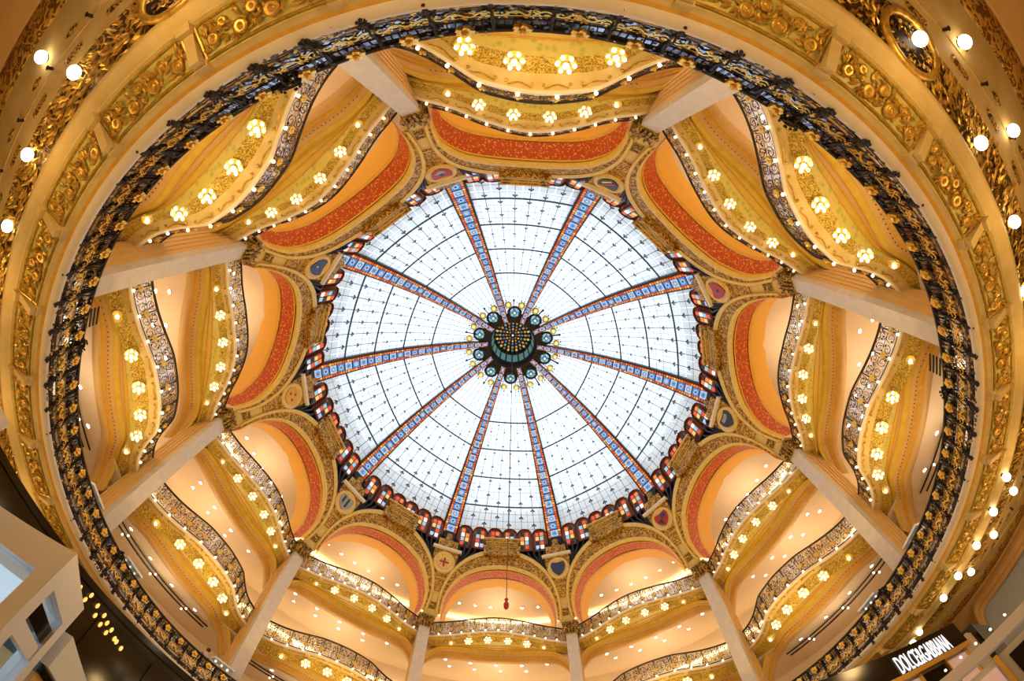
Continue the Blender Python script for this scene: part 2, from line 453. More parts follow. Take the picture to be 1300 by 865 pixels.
for i in range(0, NR - 1):
    g = MB(); P = []
    for t, s_ in ((i + .08, -.23), (i + .08, .23), (i + .92, .23), (i + .92, -.23)):
        r = np.interp(t, range(NR), rr_); z = np.interp(t, range(NR), rz_); P.append(rib_pt(s_ * rib_w(r), r, z, .39))
    P = np.array(P); g.add(P, [(0, 1, 2, 3)], 0)
    c = P.mean(0); e1 = (P[1] - P[0]) / 2; e2 = (P[3] - P[0]) / 2; nn = np.cross(e1, e2); nn /= np.linalg.norm(nn); nn = nn if nn[2] < 0 else -nn
    for k_ in range(6):
        a = k_ * PI / 3
        cc = c + nn * .012 + (e1 * math.cos(a) + e2 * math.sin(a)) * .5
        g.add([cc + (e1 * math.cos(t) + e2 * math.sin(t)) * .24 for t in np.arange(6) * PI / 3], [tuple(range(6))], 1)
    g.add([c + nn * .014 + (e1 * math.cos(t) + e2 * math.sin(t)) * .26 for t in np.arange(6) * PI / 3], [tuple(range(6))], 2)
    me = mesh_only(g, 'blue_pane', [['lblue', 'lpale', 'lcyan'][i % 2], 'lblue' if i % 2 else 'lpale', 'lamber' if i % 3 == 0 else 'shblue'])
    me.transform(Matrix.Translation(-Vector(c))); bp.append((me, Vector(c)))
for cphi in COLS:
    ro = piece(rib_body, 'rib', dome, Matrix.Translation((0, 0, -23.6)) @ Matrix.Rotation(rot_of(cphi), 4, 'Z'))
    piece(bord_me, 'border_glass', ro, Matrix.Identity(4))['kind'] = 'stuff'
    for me, c in bp: piece(me, 'blue_pane', ro, Matrix.Translation(c))

# lantern (oculus) at the apex
lan = thing('dome_lantern', 'round stained glass lantern ringed with bulbs at the centre of the dome', 'lantern', (0, 0, 32.3))
def z0(mb): return mb
MB().lathe([(2.2, -.1), (2.0, -.25), (1.85, -.1), (1.75, .6), (1.65, 2.2), (1.5, 2.6)], 40).build('drum', 'iron', lan, smooth=True)
d = MB()
for k_ in range(20):                                                    # side lights in the drum
    a0, a1 = (k_ + .12) * PI / 10, (k_ + .88) * PI / 10
    d.add([(1.73 * math.cos(a0), 1.73 * math.sin(a0), .65), (1.73 * math.cos(a1), 1.73 * math.sin(a1), .65), (1.63 * math.cos(a1), 1.63 * math.sin(a1), 2.0), (1.63 * math.cos(a0), 1.63 * math.sin(a0), 2.0)], [(3, 2, 1, 0)])
d.build('side_light', 'lteal', lan, kind='stuff')
d = MB()
d.lathe([(1.56, 2.62), (.01, 2.62)], 40, m=0)
for rad, n_, sz, ms in ((1.38, 24, .13, (1, 2)), (1.10, 20, .13, (3, 4)), (.80, 16, .11, (5, 1)), (.55, 12, .09, (3, 2)), (.33, 8, .07, (5, 4))):
    for k_ in range(n_):
        a = k_ * 2 * PI / n_; c = np.array((rad * math.cos(a), rad * math.sin(a), 2.59)); e1 = np.array((math.cos(a), math.sin(a), 0)); e2 = np.array((-math.sin(a), math.cos(a), 0))
        d.add([c + e1 * sz * math.cos(t) + e2 * sz * .8 * math.sin(t) for t in np.arange(6) * PI / 3], [tuple(range(6))], ms[k_ % 2])
d.lathe([(.09, 2.56), (.01, 2.56)], 10, m=6)
d.build('disc', ['iron', 'lteal', 'lamber', 'lorange', 'lgreen', 'lblue', 'lwhite'], lan)
pet = MB()
for k_ in range(8):
    a = k_ * PI / 4
    pet.add([(.23 * math.cos(a) + .14 * math.cos(t), .23 * math.sin(a) + .14 * math.sin(t), 0) for t in np.arange(7) * 2 * PI / 7], [tuple(range(7))], 0 if k_ % 2 else 1)
pet.lathe([(.56, .04), (.46, -.05), (.36, .03)], 14, m=2); pet.lathe([(.17, .0), (.15, -.05), (.09, -.02)], 10, m=2)
pet_me = mesh_only(pet, 'petal_rosette', ['lcyan', 'lteal', 'iron'])
gb = MB(); gb.lathe([(.02, .1), (.22, .08), (.28, -.02), (.2, -.1), (.15, -.06)], 10)
gb_me = mesh_only(gb, 'gilt_cup', 'gold')
bl_me = mesh_only(MB().ball((0, 0, 0), .10), 'bulb', 'lwhite', True)
bl2_me = mesh_only(MB().ball((0, 0, 0), .14), 'bulb', 'llime', True)
for k_ in range(10):
    q = rot_of(36 * k_)
    x = Matrix.Translation(Vector((math.sin(q) * 2.75, -math.cos(q) * 2.75, -.42)))
    p_ = piece(pet_me, 'petal_rosette', lan, x); piece(bl_me, 'bulb', p_, Matrix.Translation((0, 0, -.1)))
    for off in (-8.5, 8.5):
        q2 = rot_of(36 * k_ + off)
        p_ = piece(gb_me, 'gilt_cup', lan, Matrix.Translation((math.sin(q2) * 3.45, -math.cos(q2) * 3.45, -.68))); piece(bl2_me, 'bulb', p_, Matrix.Translation((0, 0, -.1)))
cr_ = MB()
for k_ in range(60):
    q = k_ * PI / 30
    cr_.tube([(math.cos(q) * r, math.sin(q) * r, z - 32.3 - .1) for r, z in ((2.1, 32.3), (2.6, 32.18), (3.3, 31.85), (3.9, 31.55))], .022 if k_ % 3 else .05, 3, cap=False)
for k_ in range(40):
    q = k_ * PI / 20
    cr_.ball((math.cos(q) * 3.8, math.sin(q) * 3.8, -.75), .07 if k_ % 2 else .11, 5, 3)
cr_.lathe([(2.1, -.05), (2.35, -.14), (2.72, -.34), (2.70, -.42), (2.3, -.24), (2.05, -.22)], 40)
cr_.build('iron_crown', 'iron', lan)

# ------------------------------------------------------------------ scalloped stained glass band at the dome's foot, per bay
def arched(w, h, n=8):
    o = [(-w / 2, 0), (w / 2, 0)]; hs = h - w / 2
    return o + [(w / 2 * math.cos(t), hs + w / 2 * math.sin(t)) for t in np.linspace(0, PI, n)]
wb = thing('window_band', 'x', 'window'); wb['anchor'] = L(0, 13.1, 22.4); A0 = np.array(wb['anchor'])
hood = MB()
o = arched(1.16, 1.95); inn = arched(.78, 1.62)
G = [[(x, 0.0, z) for x, z in o] + [(o[0][0], 0, o[0][1])], [(x, -.16, z) for x, z in o] + [(o[0][0], -.16, o[0][1])],
     [(x, -.16, z + .08) for x, z in inn] + [(inn[0][0], -.16, inn[0][1] + .08)], [(x, .02, z + .08) for x, z in inn] + [(inn[0][0], .02, inn[0][1] + .08)]]
hood.grid(G)
hood.box((0, -.1, .8), (.07, .1, 1.4)); hood.add([(x, -.0, z) for x, z in inn], [tuple(range(len(inn)))])
hood_me = mesh_only(hood, 'arched_window', 'copper')
pan = MB(); pan.box((0, 0, 0), (.30, .03, .34)); 
cols_ = ['lwhite', 'lamber', 'lred', 'lpale', 'lorange', 'lcyan', 'lwhite', 'shdark']
pan_me = {c_: mesh_only(MB().box((0, 0, 0), (.24, .03, .30)), 'coloured_pane', c_) for c_ in cols_}
for k_ in range(6):
    u = -12.8 + k_ * 5.12; pos = Vector(L(u, 12.4 / math.cos(R(u)) ** .6, 22.5)) - Vector(A0)
    w = piece(hood_me, 'arched_window', wb, frame(pos, -Vector(L(u, 1, 0)) + Vector((0, 0, -.22))))
    for ix in (-1, 1):
        for iz in range(4):
            c_ = ['lwhite', 'lamber', 'lred', 'lpale', 'lorange', 'lcyan', 'shdark', 'lwhite'][(k_ * 5 + ix * 2 + iz * 3) % 8]
            if iz == 3: c_ = ['lred', 'lorange', 'shdark'][(k_ + ix) % 3]
            piece(pan_me[c_], 'coloured_pane', w, Matrix.Translation((ix * .17, .02, .30 + .37 * iz)))
def zlow(u): return float(np.interp(abs(u), [9, 14, 18], [21.6, 20.3, 20.0]))
back = MB(); back.grid([[tuple(np.array(L(u, r, zlow(u) + (23.75 - zlow(u)) * q)) - A0) for u in np.linspace(-18, 18, 19)] for r, q in ((13.3, 0), (13.1, .5), (12.75, 1))]); back.build('iron_backing', 'iron', wb)
for i, b in enumerate(BAYS): place(wb, b, f'scalloped band of small stained glass windows over the {BAYN[b]}', first=(i == 0))

# ------------------------------------------------------------------ arcade
ZS = np.array([17.3, 18.5, 20, 21, 22.4, 23.1]); RS = np.array([14.35, 13.6, 12.97, 12.65, 12.25, 12.0])
def cove(z): return float(np.interp(z, ZS, RS))
def arch_pt(t, w, zb, rise, dr=0.0):
    z = zb + rise * math.sin(t); x = w * math.cos(t); r = cove(z) + dr
    return L(-math.degrees(math.asin(max(-1, min(1, x / r)))), r, z)
ar = thing('arch', 'x', 'arch'); ar['anchor'] = L(0, 14.2, 17.3); A1 = np.array(ar['anchor'])
ts = np.linspace(0, PI, 41)
def strip(pairs, closed=False):
    g = MB(); g.grid([[arch_pt(t, *p) for p in pairs] for t in ts]); return g
# gilded face band, two mouldings, soffit bands
strip([(4.06, 17.45, 4.88, .0), (4.06, 17.45, 4.88, -.14), (3.98, 17.4, 4.72, -.18), (3.94, 17.4, 4.62, -.10)]).build('outer_moulding', 'edge', ar, A1, True)
strip([(3.94, 17.4, 4.62, -.08), (3.84, 17.4, 3.78, -.08)]).build('gilded_band', 'gilt', ar, A1, True)
strip([(3.84, 17.4, 3.78, -.08), (3.83, 17.4, 3.72, -.16), (3.80, 17.4, 3.56, -.16), (3.78, 17.4, 3.50, -.06)]).build('inner_moulding', 'edge', ar, A1, True)
def soffit(d0, d1, m, name, h0=0.0, h1=0.0, n=4, ex=None):
    g = MB(); G = []
    for t in ts:
        row = []
        for s_ in np.linspace(0, 1, n):
            dd = d0 + (d1 - d0) * s_; hh = h0 + (h1 - h0) * s_
            p = np.array(arch_pt(t, 3.78, 17.4, 3.5 + hh, -.06)); rr2 = np.hypot(p[0], p[1])
            dirv = np.array((0, -1, 0))
            row.append(p + dirv * dd)
        G.append(row)
    g.grid(G); return g.build(name, m, ar, A1, True)
soffit(0, .16, 'yellow', 'soffit_border', 0, .06)
soffit(.16, .25, 'ochre', 'soffit_band', .0, .02)
soffit(.25, 1.1, 'red', 'red_soffit', .02, .06)
soffit(1.1, 1.28, 'ochre', 'ochre_band', .02, .02)
soffit(1.28, 2.3, 'orange', 'orange_vault', .02, .12)
ky = MB()
for w0, za, zb_, y in ((1.15, 21.75, 22.5, 12.3), (1.0, 22.5, 22.84, 12.2), (1.12, 22.9, 23.06, 12.08)):
    ky.box((0, -y, (za + zb_) / 2), (2 * w0, .55, zb_ - za))
    ky.box((-w0 * .97, -y, (za + zb_) / 2), (.3, .65, zb_ - za)); ky.box((w0 * .97, -y, (za + zb_) / 2), (.3, .65, zb_ - za))
ky.build('keystone', 'gilt', ar, A1)
kt = MB()
for zt_, w0, y in ((22.5, 1.32, 12.05), (22.87, 1.18, 11.95), (23.09, 1.3, 11.82)):
    kt.box((0, -y, zt_), (2 * w0, .16, .08))
kt.build('keystone_ledge', 'edge', ar, A1)
for i, b in enumerate(BAYS): place(ar, b, f'gilded arch with red mosaic soffit over the {BAYN[b]}', first=(i == 0))

# ------------------------------------------------------------------ columns, pendentives with shields, iron brackets
cl = thing('column', 'x', 'column'); cl['anchor'] = L(0, 14.8, 6.56); A2 = np.array(cl['anchor'])
g = MB(); g.box((0, -14.62, 11.7), (.70, .30, 9.9)); g.build('shaft', 'marble', cl, A2)
g = MB(); g.box((0, -15.3, 11.9), (.64, 1.1, 10.6))
for x in (-.33, .33):
    for y in np.arange(-15.7, -14.85, .22): g.box((x, y, 11.9), (.05, .09, 9.6))
g.build('fluted_flank', 'tan', cl, A2)
g = MB()
for z, w, y in ((16.55, .86, .46), (16.7, .80, .42), (16.95, .92, .52), (17.2, 1.06, .62)): g.box((0, -14.62, z), (w, y, .2))
for s_ in (-1, 1):
    for yy in (-14.34, -14.9):
        g.tube([(s_ * (.34 + .1 * math.sin(t)), yy + (.05 if yy > -14.5 else -.05), 16.45 + .12 * t) for t in np.linspace(0, 5.5, 8)], [.10, .11, .12, .12, .13, .14, .16, .12], 5)
for x in np.linspace(-.3, .3, 4): g.tube([(x, -14.34, 16.4), (x, -14.27, 16.8), (x * 1.25, -14.14, 17.15)], [.05, .08, .05], 5)
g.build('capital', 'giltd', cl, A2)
g = MB(); g.box((0, -14.62, 6.75), (.9, .5, .35)); g.box((0, -14.62, 7.0), (.8, .42, .2)); g.build('base', 'pale', cl, A2)
for i, c_ in enumerate(COLS): place(cl, c_ - .6 if 0 < c_ < 180 else c_ + .6, f'tall marble pier with fluted tan flank, the {COLN[c_]} one of ten', first=(i == 0))

pd = thing('pendentive', 'x', 'pendentive'); pd['anchor'] = L(0, 13.6, 17.3); A3 = np.array(pd['anchor'])
def half_w(z):            # half width in metres between the outer mouldings of the two arches
    s_ = min(1, max(0, (z - 17.45) / 4.88)); x = 4.06 * math.sqrt(max(0, 1 - s_ * s_)); r = cove(z)
    return max(.0, R(18 - math.degrees(math.asin(x / r))) * r)
def cv(x, z, d=0.0): r = cove(z) - d; return L(-math.degrees(x / r), r, z)
g = MB(); zz = np.concatenate([np.linspace(17.3, 19.9, 12)])
g.grid([[cv(x * (half_w(z) + .12), z, -.02) for x in np.linspace(-1, 1, 7)] for z in zz]); g.build('field', 'cream', pd, A3, True)
def slab(x0, x1, za, zb_, d_, name, m, taper=1.0, n=3):
    g = MB(); Z = np.linspace(za, zb_, n + 1)
    rows = []
    for z in Z:
        f_ = taper + (1 - taper) * (z - za) / (zb_ - za)
        rows.append([cv(x0 * f_, z, 0), cv(x0 * f_, z, d_), cv(x1 * f_, z, d_), cv(x1 * f_, z, 0)])
    g.grid(rows); g.grid([[rows[-1][0], rows[-1][1]], [rows[-1][3], rows[-1][2]]]); g.grid([[rows[0][0], rows[0][1]], [rows[0][3], rows[0][2]]])
    return g.build(name, m, pd, A3)
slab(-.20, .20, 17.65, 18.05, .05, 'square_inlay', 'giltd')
slab(-.52, .52, 18.75, 19.5, .06, 'lower_ornament', 'gilt', .55)
slab(-.88, .88, 19.7, 21.5, .12, 'crest_block', 'gilt', .8)
slab(-1.02, 1.02, 21.5, 21.66, .30, 'ledge', 'pale')
slab(-.7, .7, 21.66, 22.3, .18, 'top_ornament', 'gilt', 1.0)
zc = 20.62
cn = np.array(cv(0, zc, .16)); ez = np.array(cv(0, zc + .3, .16)) - np.array(cv(0, zc - .3, .16)); ez /= np.linalg.norm(ez); ex_ = np.array((1.0, 0, 0)); nn = np.cross(ex_, ez); nn = nn if nn[1] > 0 else -nn
g = MB(); G = []
for rad, off in ((.82, -.08), (.80, .06), (.72, .10), (.64, .05), (.60, .0), (.55, -.01)):
    G.append([cn + (ex_ * math.cos(t) * .92 + ez * math.sin(t)) * rad + nn * off for t in np.arange(28) * 2 * PI / 28])
g.grid(G, close=True); g.add(G[-1], [tuple(range(28))]); g.build('medallion', 'edge', pd, A3, True)
g = MB()
for t in np.linspace(PI * 1.1, PI * 1.9, 14):
    g.ball(cn + (ex_ * math.cos(t) * .92 + ez * math.sin(t)) * .76 + nn * .1, .035, 5, 3)
for t in np.linspace(PI * 1.08, PI * 1.92, 2): pass
g.build('bead', 'pale', pd, A3, kind='stuff')
def shield_outline(s_=.56):
    pts = [(-.8, .85), (0, .72), (.8, .85), (.88, .2), (.72, -.35), (.35, -.75), (0, -.98), (-.35, -.75), (-.72, -.35), (-.88, .2)]
    return [(x * s_, y * s_) for x, y in pts]
def flat(pts, off): return [cn + ex_ * x + ez * y + nn * off for x, y in pts]
SH = {162: ('edge', 'red cross shield'), 198: ('shblue', 'dark slate shield'), 126: ('shgrey', 'grey shield with black pales'), 234: ('shred', 'red and blue chequered shield'),
      90: ('ochre', 'gold roundel with three red stars'), 270: ('shdark', 'brown heart-shaped shield'), 54: ('shblue', 'navy blue shield'), 306: ('shred', 'plain red shield'),
      18: ('shred', 'red shield over a blue wavy base'), 342: ('shdark', 'dark shield with red diagonal band')}
for i, c_ in enumerate(COLS[1:] + COLS[:1]):
    base, desc = SH[c_]
    o = place(pd, c_, f'{COLN[c_]} gilded pendentive bearing a {desc} in a frame') if i < 9 else pd
    g = MB(); mats_ = [base]
    if c_ == 90: g.plate(flat([(.5 * math.cos(t), .5 * math.sin(t)) for t in np.arange(20) * PI / 10], .0), nn * .05)
    else: g.plate(flat(shield_outline(), .0), nn * .05)
    def bit(pts, m):
        mats_.append(m); g.plate(flat(pts, .05), nn * .02, len(mats_) - 1)
    if c_ == 162:
        bit([(-.07, -.34), (.07, -.34), (.07, .32), (-.07, .32)], 'shred'); bit([(-.32, -.06), (-.07, -.06), (-.07, .08), (-.32, .08)], 'shred'); bit([(.07, -.06), (.32, -.06), (.32, .08), (.07, .08)], 'shred')
        for sx_ in (-1, 1):
            for sy_ in (-1, 1): bit([(sx_ * .2 + .04 * math.cos(t), sy_ * .2 + .04 * math.sin(t)) for t in np.arange(5) * 2 * PI / 5], 'shred')
    if c_ == 126: bit([(-.16, -.30), (-.02, -.38), (-.02, .33), (-.16, .36)], 'shdark'); bit([(.18, -.22), (.32, -.06), (.32, .36), (.18, .34)], 'shdark')
    if c_ == 234: bit([(-.33, .0), (0, .0), (0, .32), (-.33, .36)], 'shblue'); bit([(0, -.4), (.2, -.25), (.34, 0), (0, 0)], 'shdark')
    if c_ == 90:
        for x, y in ((0, .22), (-.2, -.1), (.2, -.1)): bit([(x + (.11 if k_ % 2 else .05) * math.sin(k_ * PI / 5), y + (.11 if k_ % 2 else .05) * math.cos(k_ * PI / 5)) for k_ in range(10)], 'shred')
    if c_ == 270: bit([(-.3, .1), (0, .02), (.3, .1), (.24, .34), (0, .28), (-.24, .34)], 'shgrey')
    if c_ == 306: bit([(.08 * math.cos(t), .1 * math.sin(t)) for t in np.arange(8) * PI / 4], 'shdark')
    if c_ == 54: bit([(.06 * math.cos(t) + .05, .06 * math.sin(t) - .1) for t in np.arange(8) * PI / 4], 'gold')
    if c_ == 18: bit([(-.30, -.12), (-.1, -.04), (.1, -.12), (.30, -.04), (.16, -.3), (0, -.40), (-.16, -.3)], 'shgrey'); bit([(-.1, .02), (.1, .02), (.06, .22), (-.06, .22)], 'shdark')
    if c_ == 342: bit([(-.38, .3), (-.24, .34), (.3, -.2), (.16, -.3)], 'shred'); bit([(-.36, .0), (-.3, .12), (.06, -.30), (-.02, -.38)], 'edge')
    so = g.build('shield', mats_, None, A3); so.parent = o; so['label'] = desc
place(pd, 18, f'{COLN[18]} gilded pendentive bearing a {SH[18][1]} in a frame', first=True)
# iron brackets beside each rib foot
bk = thing('iron_bracket', 'x', 'bracket'); bk['anchor'] = L(0, 12.8, 22.2); A4 = np.array(bk['anchor'])
for sgn in (-1, 1):
    for k_ in range(5):
        x0 = sgn * (.75 + .10 * k_); x1 = sgn * (.55 + .42 * k_)
        P = [(x0 + sgn * .12, -12.75 + .03 * k_, 20.6 + .12 * k_), (x0 + sgn * (.2 + .06 * k_), -12.4, 21.3), (x1 + sgn * .28, -12.3, 22.2), (x1 + sgn * .12, -12.6, 23.0), (x1, -12.95, 23.6)]
        t = np.linspace(0, 4, 13); P = np.array([[np.interp(s_, range(5), np.array(P)[:, j]) for j in range(3)] for s_ in t])
        P[1:-1] = (P[:-2] + P[1:-1] + P[2:]) / 3
        MB().tube(P, .075, 5).build('bar', 'iron', bk, A4, True)
for s_ in (-1, 1):
    MB().tube([(s_ * .30, -12.45, 22.3), (s_ * .33, -12.5, 22.9), (s_ * .36, -12.8, 23.5), (s_ * .4, -12.95, 24.0)], .07, 5).build('strut', 'iron', bk, A4, True)
fi = MB(); fi.lathe([(.02, 22.2), (.24, 22.3), (.30, 22.5), (.2, 22.8), (.26, 23.0), (.02, 23.2)], 10, (0, -12.35, 0)); fi.build('finial', 'gilt', bk, A4, True)
for i, c_ in enumerate(COLS): place(bk, c_, f'black iron scroll bracket under the {COLN[c_]} dome rib', first=(i == 0))

# ------------------------------------------------------------------ balconies (two levels, lobed plan), railings and lamps
edgeU = catmull([0, 2, 3.7, 5.5, 8.3, 10.3, 12.5, 14.6, 16.2, 17.3], [13.2, 13.24, 13.33, 13.48, 13.78, 14.08, 14.4, 14.68, 14.95, 15.15])
edgeL = catmull([0, 2, 3.7, 6.3, 8.5, 11.3, 13.5, 15, 17.3], [13.15, 13.19, 13.28, 13.52, 13.98, 14.62, 15.05, 15.28, 15.6])
UU = np.linspace(-17.4, 17.4, 35)
def flower(rad, n=6, depth=.05, inner=.35):
    """flat rosette facing +Y"""
    g = MB()
    for k_ in range(n):
        a = k_ * 2 * PI / n
        c = (math.cos(a) * rad * .6, depth * .5, math.sin(a) * rad * .6)
        pts = [(c[0] + rad * .42 * math.cos(t), depth * (.3 + .5 * (1 if i_ % 2 else .6)), c[2] + rad * .42 * math.sin(t)) for i_, t in enumerate(np.arange(6) * PI / 3)]
        b0 = [(x * .9, 0, z * .9) for x, y, z in pts]
        g.grid([b0 + b0[:1], pts + pts[:1]]); g.add(pts, [tuple(range(6))])
    g.ball((0, depth, 0), rad * inner, 6, 4)
    return g
boss_me = mesh_only(flower(.13, 6, .08), 'gold_boss', 'gold')
sbulb_me = mesh_only(MB().ball((0, 0, 0), .055, 8, 5), 'bulb', 'bulb', True)
post_me = mesh_only(MB().box((0, 0, .5), (.045, .05, 1.0)).ball((0, 0, .02), .06, 6, 4).ball((0, 0, .52), .05, 6, 4), 'post', 'bronze')
def scroll_panel(seed, w=1.0, h=.86):
    g = MB(); r2 = np.random.default_rng(seed)
    def spiral(cx_, cz_, r0, a0, turns, sgn, rad=.016):
        t = np.linspace(0, 1, 14); rr3 = r0 * (1 - .8 * t); a = a0 + sgn * turns * 2 * PI * t
        g.tube([(cx_ + r_ * math.cos(q), 0, cz_ + r_ * math.sin(q)) for r_, q in zip(rr3, a)], rad, 3, cap=False)
    for sx_ in (-1, 1):
        spiral(sx_ * w * .25, h * .28, w * .22, PI / 2, 1.4, sx_)
        spiral(sx_ * w * .25, h * .74, w * .20, -PI / 2, 1.4, -sx_)
        g.tube([(sx_ * w * .46, 0, .02), (sx_ * w * .36, 0, h * .5), (sx_ * w * .46, 0, h)], .014, 3, cap=False)
    g.tube([(-w / 2, 0, h * .52), (w / 2, 0, h * .52)], .013, 3, cap=False); g.tube([(-w / 2, 0, h * .98), (w / 2, 0, h * .98)], .016, 3, cap=False)
    for k_ in range(26):
        x, z = r2.uniform(-w * .46, w * .46), r2.uniform(.05, h * .95); a = r2.uniform(0, PI); s_ = r2.uniform(.035, .075)
        e1 = np.array((math.cos(a), 0, math.sin(a))) * s_; e2 = np.array((-math.sin(a), 0, math.cos(a))) * s_ * .55; c = np.array((x, 0.015, z))
        g.add([c - e1, c - e2, c + e1, c + e2], [(0, 1, 2, 3)], int(k_ % 5 == 0))
    return g
panel_me = [mesh_only(scroll_panel(i), 'scroll_panel', ['bronze', 'gold']) for i in range(3)]
def railing(name, edge, zf, H, inset, nseg):
    t_ = thing(name, 'x', 'railing'); t_['anchor'] = L(0, 13.2, zf); a_ = np.array(t_['anchor'])
    uu = np.linspace(-17.2, 17.2, 41)
    MB().tube([L(u, edge(u) + inset, zf + H) for u in uu], .042, 6).build('handrail', 'iron', t_, a_, True)
    MB().tube([L(u, edge(u) + inset, zf + .06) for u in uu], .035, 5).build('bottom_rail', 'bronze', t_, a_, True)
    MB().grid([[L(u, edge(u) + inset + .06, z) for z in (zf + .08, zf + H - .1)] for u in uu]).build('glass_backing', 'clear', t_, a_, True)
    # even spacing along the curve
    P = np.array([L(u, edge(u) + inset, zf) for u in np.linspace(-17.0, 17.0, 400)])
    s_ = np.concatenate([[0], np.cumsum(np.linalg.norm(np.diff(P, axis=0), axis=1))]); nodes = [np.array([np.interp(q, s_, P[:, j]) for j in range(3)]) for q in np.linspace(0, s_[-1], nseg + 1)]
    for k_ in range(nseg + 1):
        a = nodes[max(k_ - 1, 0)]; b = nodes[min(k_ + 1, nseg)]; tang = Vector(b - a).normalized(); nrm = Vector((-tang.y, tang.x, 0))
        if nrm.y < 0: nrm = -nrm
        m4 = frame(Vector(nodes[k_] - a_), nrm)
        piece(post_me, 'post', t_, m4)
        piece(boss_me, 'gold_boss', t_, m4 @ Matrix.Translation((0, .05, .36)))
        piece(sbulb_me, 'bulb', t_, m4 @ Matrix.Translation((0, .13, .0)))
        if k_ < nseg:
            mid = (nodes[k_] + nodes[k_ + 1]) / 2; d_ = Vector(nodes[k_ + 1] - nodes[k_]); ln = d_.length; nr = Vector((-d_.y, d_.x, 0)); nr = nr if nr.y > 0 else -nr
            piece(panel_me[k_ % 3], 'scroll_panel', t_, frame(Vector(mid - a_) + Vector((0, 0, .08)), nr, sx=ln * .98))
    return t_
def balcony(name, edge, zf, zs, big):
    t_ = thing(name, 'x', 'balcony'); t_['anchor'] = L(0, 14, zf - .4); a_ = np.array(t_['anchor'])
    def sw(prof, nm, m, smooth=True):
        MB().grid([[L(u, *prof(u, s_)) for s_ in range(prof(0, None))] for u in UU]).build(nm, m, t_, a_, smooth)
    def pr(rows):
        def f_(u, s_):
            if s_ is None: return len(rows)
            dr2, dz2 = rows[s_]; return (edge(u) + dr2, zf + dz2)
        return f_
    k_ = 1.25 if big else 1.0
    sw(pr([(.35, .02), (-.02, .02), (-.06, -.02), (-.02, -.10), (.03, -.13)]), 'floor_edge', 'pale')
    sw(pr([(.03, -.13), (.10, -.14), (.20 * k_, -.15), (.34 * k_, -.20)]), 'carved_fascia', 'cream')
    sw(pr([(.34 * k_, -.20), (.37 * k_, -.24), (.52 * k_, -.46 * k_), (.54 * k_, -.52 * k_)]), 'gilded_strip', 'giltstrip')
    def lr(u): return math.log(math.exp(6 * 14.9) + math.exp(6 * (edge(u) + .60 * k_ + .1))) / 6
    # soffit runs from the strip back to the lintel line between the piers
    for nm, m, qa, qb, lift in (('patterned_soffit', 'olive', 0, .42, 0), ('soffit_fillet', 'ochre', .42, .46, .03), ('yellow_soffit', 'yellow', .46, .70, 0), ('soffit_fillet', 'ochre', .70, .74, .03), ('outer_soffit', 'tan' if big else 'yellow', .74, 1, 0)):
        G = []
        for u in UU:
            r0 = edge(u) + .54 * k_; z0_ = zf - .52 * k_; r1 = lr(u); row = []
            for q, l_ in ((qa, 0), (qa, lift), (qb, lift), (qb, 0)): row.append(L(u, r0 + (r1 - r0) * q, z0_ + (zs - z0_) * q - l_))
            G.append(row)
        MB().grid(G).build(nm, m, t_, a_)
    def dd(u): return -.9 * max(0, (abs(u) - 13.2) / 4.2) ** 2
    for nm, m, rows in (('inner_lintel', 'yellow', [(-.02, 0.0), (.03, -.14), (.17, -.16)]), ('lintel_band', 'tan', [(.17, -.16), (.19, -.22), (.45, -.28)]), ('lintel_bead', 'ochre', [(.45, -.28), (.47, -.36), (.60, -.38)]), ('outer_lintel', 'tan', [(.60, -.38), (.62, -.44), (1.0, -.46), (1.05, .3)])):
        MB().grid([[L(u, lr(u) + r_, zs + z_ + dd(u)) for r_, z_ in rows] for u in UU]).build(nm, m, t_, a_, True)
    dots = MB()
    for u in np.linspace(-13, 13, 40): dots.box(L(u, lr(u) + .33, zs - .265 + dd(u)), (.035, .035, .03))
    dots.build('stud', 'rope', t_, a_, kind='stuff')
    # carved swags on the fascia
    sg = MB()
    for u in np.linspace(-13, 13, 8):
        sg.tube([L(u + s_ * 1.2, edge(u + s_ * 1.2) + .12 + .05 * math.cos(3 * s_), zf - .17) for s_ in np.linspace(-1, 1, 7)], .022, 4)
        sg.ball(L(u + 1.3, edge(u + 1.3) + .16, zf - .17), .05, 6, 3); sg.ball(L(u - 1.3, edge(u - 1.3) + .16, zf - .17), .05, 6, 3)
    sg.build('carved_swag', 'leaf', t_, a_)
    MB().grid([[L(u, r_, zf + .03) for r_ in (edge(u) + .02, 20.5)] for u in UU]).build('floor_slab', 'stone', t_, a_)
    MB().grid([[L(u, r_, zs + (-.2 if big else .25)) for r_ in (15.9, 20.5)] for u in np.linspace(-18, 18, 9)]).build('gallery_ceiling', 'pink', t_, a_)
    return t_
balU = balcony('balcony', edgeU, 16.22, 15.74, False); ralU = railing('balcony_railing', edgeU, 16.22, 1.0, .04, 12)
balL = balcony('balcony', edgeL, 11.36, 10.92, True); ralL = railing('balcony_railing', edgeL, 11.36, 1.0, .04, 11)
for i, b in enumerate(BAYS):
    place(balU, b, f'upper curved balcony with gilded underside in the {BAYN[b]}', first=(i == 0)); place(ralU, b, f'wrought iron railing along the upper balcony of the {BAYN[b]}', first=(i == 0))
    place(balL, b, f'lower curved balcony with olive gold underside in the {BAYN[b]}', first=(i == 0)); place(ralL, b, f'wrought iron railing along the lower balcony of the {BAYN[b]}', first=(i == 0))
